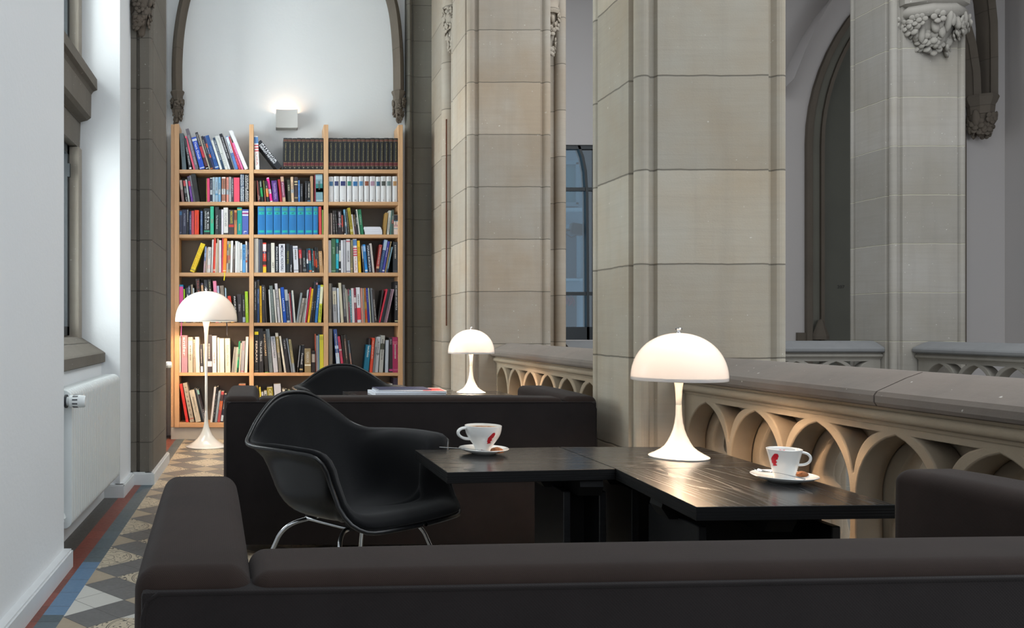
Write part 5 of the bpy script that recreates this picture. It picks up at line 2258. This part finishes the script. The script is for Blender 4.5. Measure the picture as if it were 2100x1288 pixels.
def cover_mat(h, gloss=0.45):
    if h not in m_cov:
        m_cov[h] = plain('cover_' + h, h, gloss, var=0.05, sc=30)
    return m_cov[h]


def book(loc, lean, w, h, d, col, opts, label, cat, group, name='book', hard=False, rr=None, pagecol=None):
    """local: x 0..w, y 0 (spine) .. d, z 0..h"""
    rr = rr or random.Random(int(w * 1e5) + int(h * 1e4))
    t = min(0.0022, w * 0.14)
    bm = NB()
    if hard:          # rounded spine
        n = 8
        pts = [(w * i / n, -0.0035 * math.sin(PI * i / n)) for i in range(n + 1)]
        prism(bm, pts + [(w, t), (0, t)], 'z', 0, h)
    else:
        box(bm, 0, w, 0, t, 0, h)
    box(bm, 0, t, t, d, 0, h)
    box(bm, w - t, w, t, d, 0, h)
    o = obj(name, bm, cover_mat(col, 0.4), smooth=50 if hard else None)
    o.location = loc
    o.rotation_euler = (0, lean, 0)
    tag(o, label, cat, group)
    bm = NB()
    ins = 0.003 if hard else 0.0008
    box(bm, t, w - t, t, d - ins, ins, h - ins)
    obj('pages', bm, m_pages, o)

    def yy(x):
        return -0.0035 * math.sin(PI * x / w) - 0.0005 if hard else -0.0005
    for op in opts:
        p = op.split(':')
        if p[0] == 'b':
            z0, z1 = float(p[1]) * h, float(p[2]) * h
            bm = NB()
            n = 6 if hard else 1
            for i in range(n):
                xa, xb = w * i / n + (0.0002 if i == 0 else 0), w * (i + 1) / n - (0.0002 if i == n - 1 else 0)
                v = [bm.verts.new(c) for c in ((xa, yy(xa), z0), (xb, yy(xb), z0), (xb, yy(xb), z1), (xa, yy(xa), z1))]
                bm.faces.new(v)
            obj('spine_label', bm, cover_mat(p[3]), o)
        elif p[0] == 'p':         # inset label or picture
            z0, z1 = float(p[1]) * h, float(p[2]) * h
            bm = NB()
            n = 6
            for i in range(n):
                xa, xb = w * (.13 + .74 * i / n), w * (.13 + .74 * (i + 1) / n)
                bm.faces.new([bm.verts.new(c) for c in ((xa, yy(xa) - .0001, z0), (xb, yy(xb) - .0001, z0), (xb, yy(xb) - .0001, z1), (xa, yy(xa) - .0001, z1))])
            obj('spine_label', bm, cover_mat(p[3]), o)
        elif p[0] == 't':
            z0, z1 = float(p[2]) * h, float(p[3]) * h
            s = p[4].replace('_', ' ')
            if s == '1':      # a slim numeral
                z0, z1 = z0 + (z1 - z0) * 0.36, z1 - (z1 - z0) * 0.36
            bm = NB()
            wt = min(w * (0.30 if hard else 0.44), (z1 - z0) / max(1, len(s)) * 1.9)
            if len(s) > 20 and w > 0.03 and not hard:      # two lines
                words = s.split(' ')
                k = 2 if len(words) > 3 else len(words) // 2
                for li, ss in enumerate((' '.join(words[:k]), ' '.join(words[k:]))):
                    ws = w * 0.36
                    x1 = w * (0.92 - 0.45 * li)
                    put_text(bm, ss, lambda u, v: (x1 - ws + ws * v, yy(x1) - 0.0006, z1 - (z1 - z0) * u))
            else:
                x0 = (w - wt) / 2
                put_text(bm, s, lambda u, v: (x0 + wt * v, yy(w / 2) - 0.0006, z1 - (z1 - z0) * u))
            obj('spine_title', bm, cover_mat(p[1]), o)
        elif p[0] == 'r':
            ln = float(p[2])
            bm = NB()
            x0 = w * 0.55
            pts = [(x0, 0.0, 0.004), (x0, -0.012, 0.001), (x0 + 0.002, -0.017, -ln * 0.3), (x0 - 0.002, -0.018, -ln)]
            sweep(bm, pts, [(-0.004, -0.0003), (0.004, -0.0003), (0.004, 0.0003), (-0.004, 0.0003)])
            obj('bookmark_ribbon', bm, cover_mat(p[1]), o)
    # faint unreadable small print where nothing legible was given
    if not any(q[0] in 'tsr' for q in opts) and w > 0.012:
        bm = NB()
        z = h * rr.uniform(0.75, 0.9)
        end = h * rr.uniform(0.3, 0.5)
        while z > end:
            L = rr.uniform(0.004, 0.012)
            v = [bm.verts.new(c) for c in ((w * .38, yy(w / 2) - .0006, z - L), (w * .62, yy(w / 2) - .0006, z - L), (w * .62, yy(w / 2) - .0006, z), (w * .38, yy(w / 2) - .0006, z))]
            bm.faces.new(v)
            z -= L + 0.004
        r_, g_, b_ = (int(col[i:i + 2], 16) for i in (0, 2, 4))
        dk = (r_ + g_ + b_) / 3 > 110
        obj('spine_title', bm, cover_mat('5c5650' if dk else 'c4c0ba'), o)
    return o


used_labels = {}
KS = (YB + 0.012) / F
for (r, c), (hd, body) in CELLS.items():
    ox, oy, sc, fl_ = (float(v) for v in hd.split())
    rr = random.Random(r * 10 + c)
    zf = zz(SH[r][0], YB) + 0.0004
    rows = []
    for ln in body.strip().split('\n'):
        f = ln.split()
        rows.append((float(f[0]), float(f[1]), float(f[2]), float(f[3]), f[4], f[5:]))
    prev_edge = -1e9
    n0 = {(0, 1): 0, (2, 1): 8}.get((r, c), 0)
    for i, (x, w, xt, yt, col, op) in enumerate(rows):
        hz = (fl_ - yt) / sc * KS          # apparent height
        ang = math.atan2(xt - x, fl_ - yt)
        wm = w / sc * KS
        wp = wm * math.cos(ang) * 0.985
        hh_ = hz / math.cos(ang) - (wp * math.tan(abs(ang)) if ang < 0 else 0) * 0.35
        if (r, c) == (0, 1) and i == 1:
            hh_ = 498 / sc * KS
            ang = math.atan2(-310, 390)
            wp = 82 / sc * KS
        if ang > 0:
            hh_ = (hz - wp * math.sin(ang)) / math.cos(ang)
        name = None
        opts = []
        sety = 0.0
        for q in op:
            if q.startswith('n:'):
                name = q[2:].replace('_', ' ')
            else:
                opts.append(q)
        if any(q.startswith('r:') for q in opts):
            sety = -0.006
        xl = (ox + x / sc - 537.0) * KS
        bl, br = xx(BAY[c][0], YB) + 0.0006, xx(BAY[c][1], YB) - 0.0006
        ca_, sa_ = math.cos(ang), math.sin(ang)
        ex_ = [0, wp * ca_, hh_ * sa_, hh_ * sa_ + wp * ca_]
        xl = max(xl, bl - min(ex_))
        xl = min(xl, br - max(ex_))
        y = YB + 0.012 + sety + rr.uniform(0, 0.012)
        dd = max(0.10, min(0.20, hh_ * rr.uniform(0.68, 0.8)))
        z = zf + (wp * math.sin(ang) if ang > 0 else 0)
        cw_ = name or colour_word(col)
        lab = '%s book, %s from the left on the %s, %s' % (cw_, ORD[i + n0] if not (r, c) in ((0, 1),) else ('first', 'second')[i], ROWN[r], BAYN[c])
        if len(lab.split()) > 16:
            lab = lab.replace('from the left on the', 'from left,')
        book((xl, y, z), ang, wp, hh_, dd, col, opts, lab, 'book', 'books on the %s of the bookcase, %s' % (ROWN[r], BAYN[c]), rr=rr)

# 24 matching encyclopedia volumes
zf = zz(SH[0][0], YB) + 0.0004
xs = [581.3 + 9.2 * i for i in range(9)] + [674.2 + 9.48 * i for i in range(15)]
for i, px in enumerate(xs):
    w = (8.8 if i < 9 else 9.1) * KS
    book((xx(px, YB + .012), YB + 0.014, zf), 0, w, (347.6 - 282.6 - 0.25 * (i % 3)) * KS, 0.19, '15171c',
         ['b:.905:.94:5c2226', 'b:.942:.95:a88c60', 'b:.893:.901:a88c60', 'b:.125:.22:5e1c26', 'b:.222:.23:a88c60', 'b:.115:.123:a88c60', "t:a09668:.27:.84:Collier's_Encyclopedia", 't:b0a890:.04:.085:%d' % (i + 1)],
         'black encyclopedia volume numbered %d, red and gold bands, on the bookcase top shelf' % (i + 1), 'encyclopedia volume', 'matching black encyclopedia volumes', 'encyclopedia_volume', hard=True)

# 8 blue and turquoise volumes
zf = zz(SH[2][0], YB) + 0.0004
ed = [152, 302, 450, 598, 740, 893, 1043, 1198, 1296]
for i in range(8):
    a, b = ed[i], ed[i + 1]
    w = (b - a) / 9.2 * KS * 0.93
    book(((512 + a / 9.2 - 537) * KS, YB + 0.014, zf), 0, w, (1196 - 668) / 9.2 * KS, 0.19, '2374b4',
         ['p:.84:.95:3c9888', 'p:.71:.81:20b0a8', 'p:.07:.15:20b0a8', 't:1c5060:.73:.79:%d' % (i + 1)],
         'blue volume with turquoise labels, %s of eight on the third shelf, middle bay' % ORD[i], 'lexicon volume', 'matching blue lexicon volumes', 'lexicon_volume', hard=True)

# 12 white volumes with small colour pictures
zf = zz(SH[1][0], YB) + 0.0004
pic = ['3c6c94', '3c4470', '30386c', '30806c', '2c6ca4', '5088b4', '8c4c34', 'a8889c', '205878', '484c48', '6c8080', 'b0885c']
ex = [(76, 90), (174, 98), (284, 124), (420, 92), (522, 110), (642, 90), (744, 96), (850, 106), (965, 90), (1060, 98), (1164, 98), (1278, 92)]
for i, (a, wd) in enumerate(ex):
    w = wd / 9.2 * KS * 0.98
    book(((666 + a / 9.2 - 537) * KS, YB + 0.014, zf), 0, w, (590 - (108 if i % 4 else 114)) / 9.2 * KS, 0.18, 'dcdcde',
         ['p:.63:.81:' + pic[i], 't:a8a8a8:.84:.97:LEXIKON', 't:888888:.04:.09:%d' % (i + 1)],
         'white volume with small picture on its spine, %s of twelve, second shelf, right bay' % ORD[i], 'picture volume', 'matching white picture volumes', 'picture_volume', hard=True)

# pile of white booklets lying flat on the third shelf
zf = zz(SH[2][0], YB) + 0.0008
for i, (a, b, hh_) in enumerate(((758, 1086, 20), (758, 1086, 38), (750, 1082, 36), (735, 1072, 52))):
    x0, x1 = (666 + a / 9.2 - 537) * KS, (666 + b / 9.2 - 537) * KS
    h = hh_ / 9.2 * KS
    bm = NB()
    cut = 0.0 if i < 3 else 0.012
    prism(bm, [(0, 0), (x1 - x0, 0), (x1 - x0 - cut * 0.2, h * 0.5), (x1 - x0 - cut, h - 0.0004), (cut * 0.3, h - 0.0004)], 'y', 0, 0.17)
    o = obj('booklet', bm, plain('booklet_white', 'dfe0ea', 0.6, var=0.03), loc=(x0, YB + 0.014 + i * 0.001, zf))
    tag(o, '%s flat white booklet in the pile on the third shelf, right bay' % ('lowest', 'second lowest', 'third', 'topmost thick')[i], 'booklet', 'flat white booklets on the third shelf')
    zf += h + 0.0003
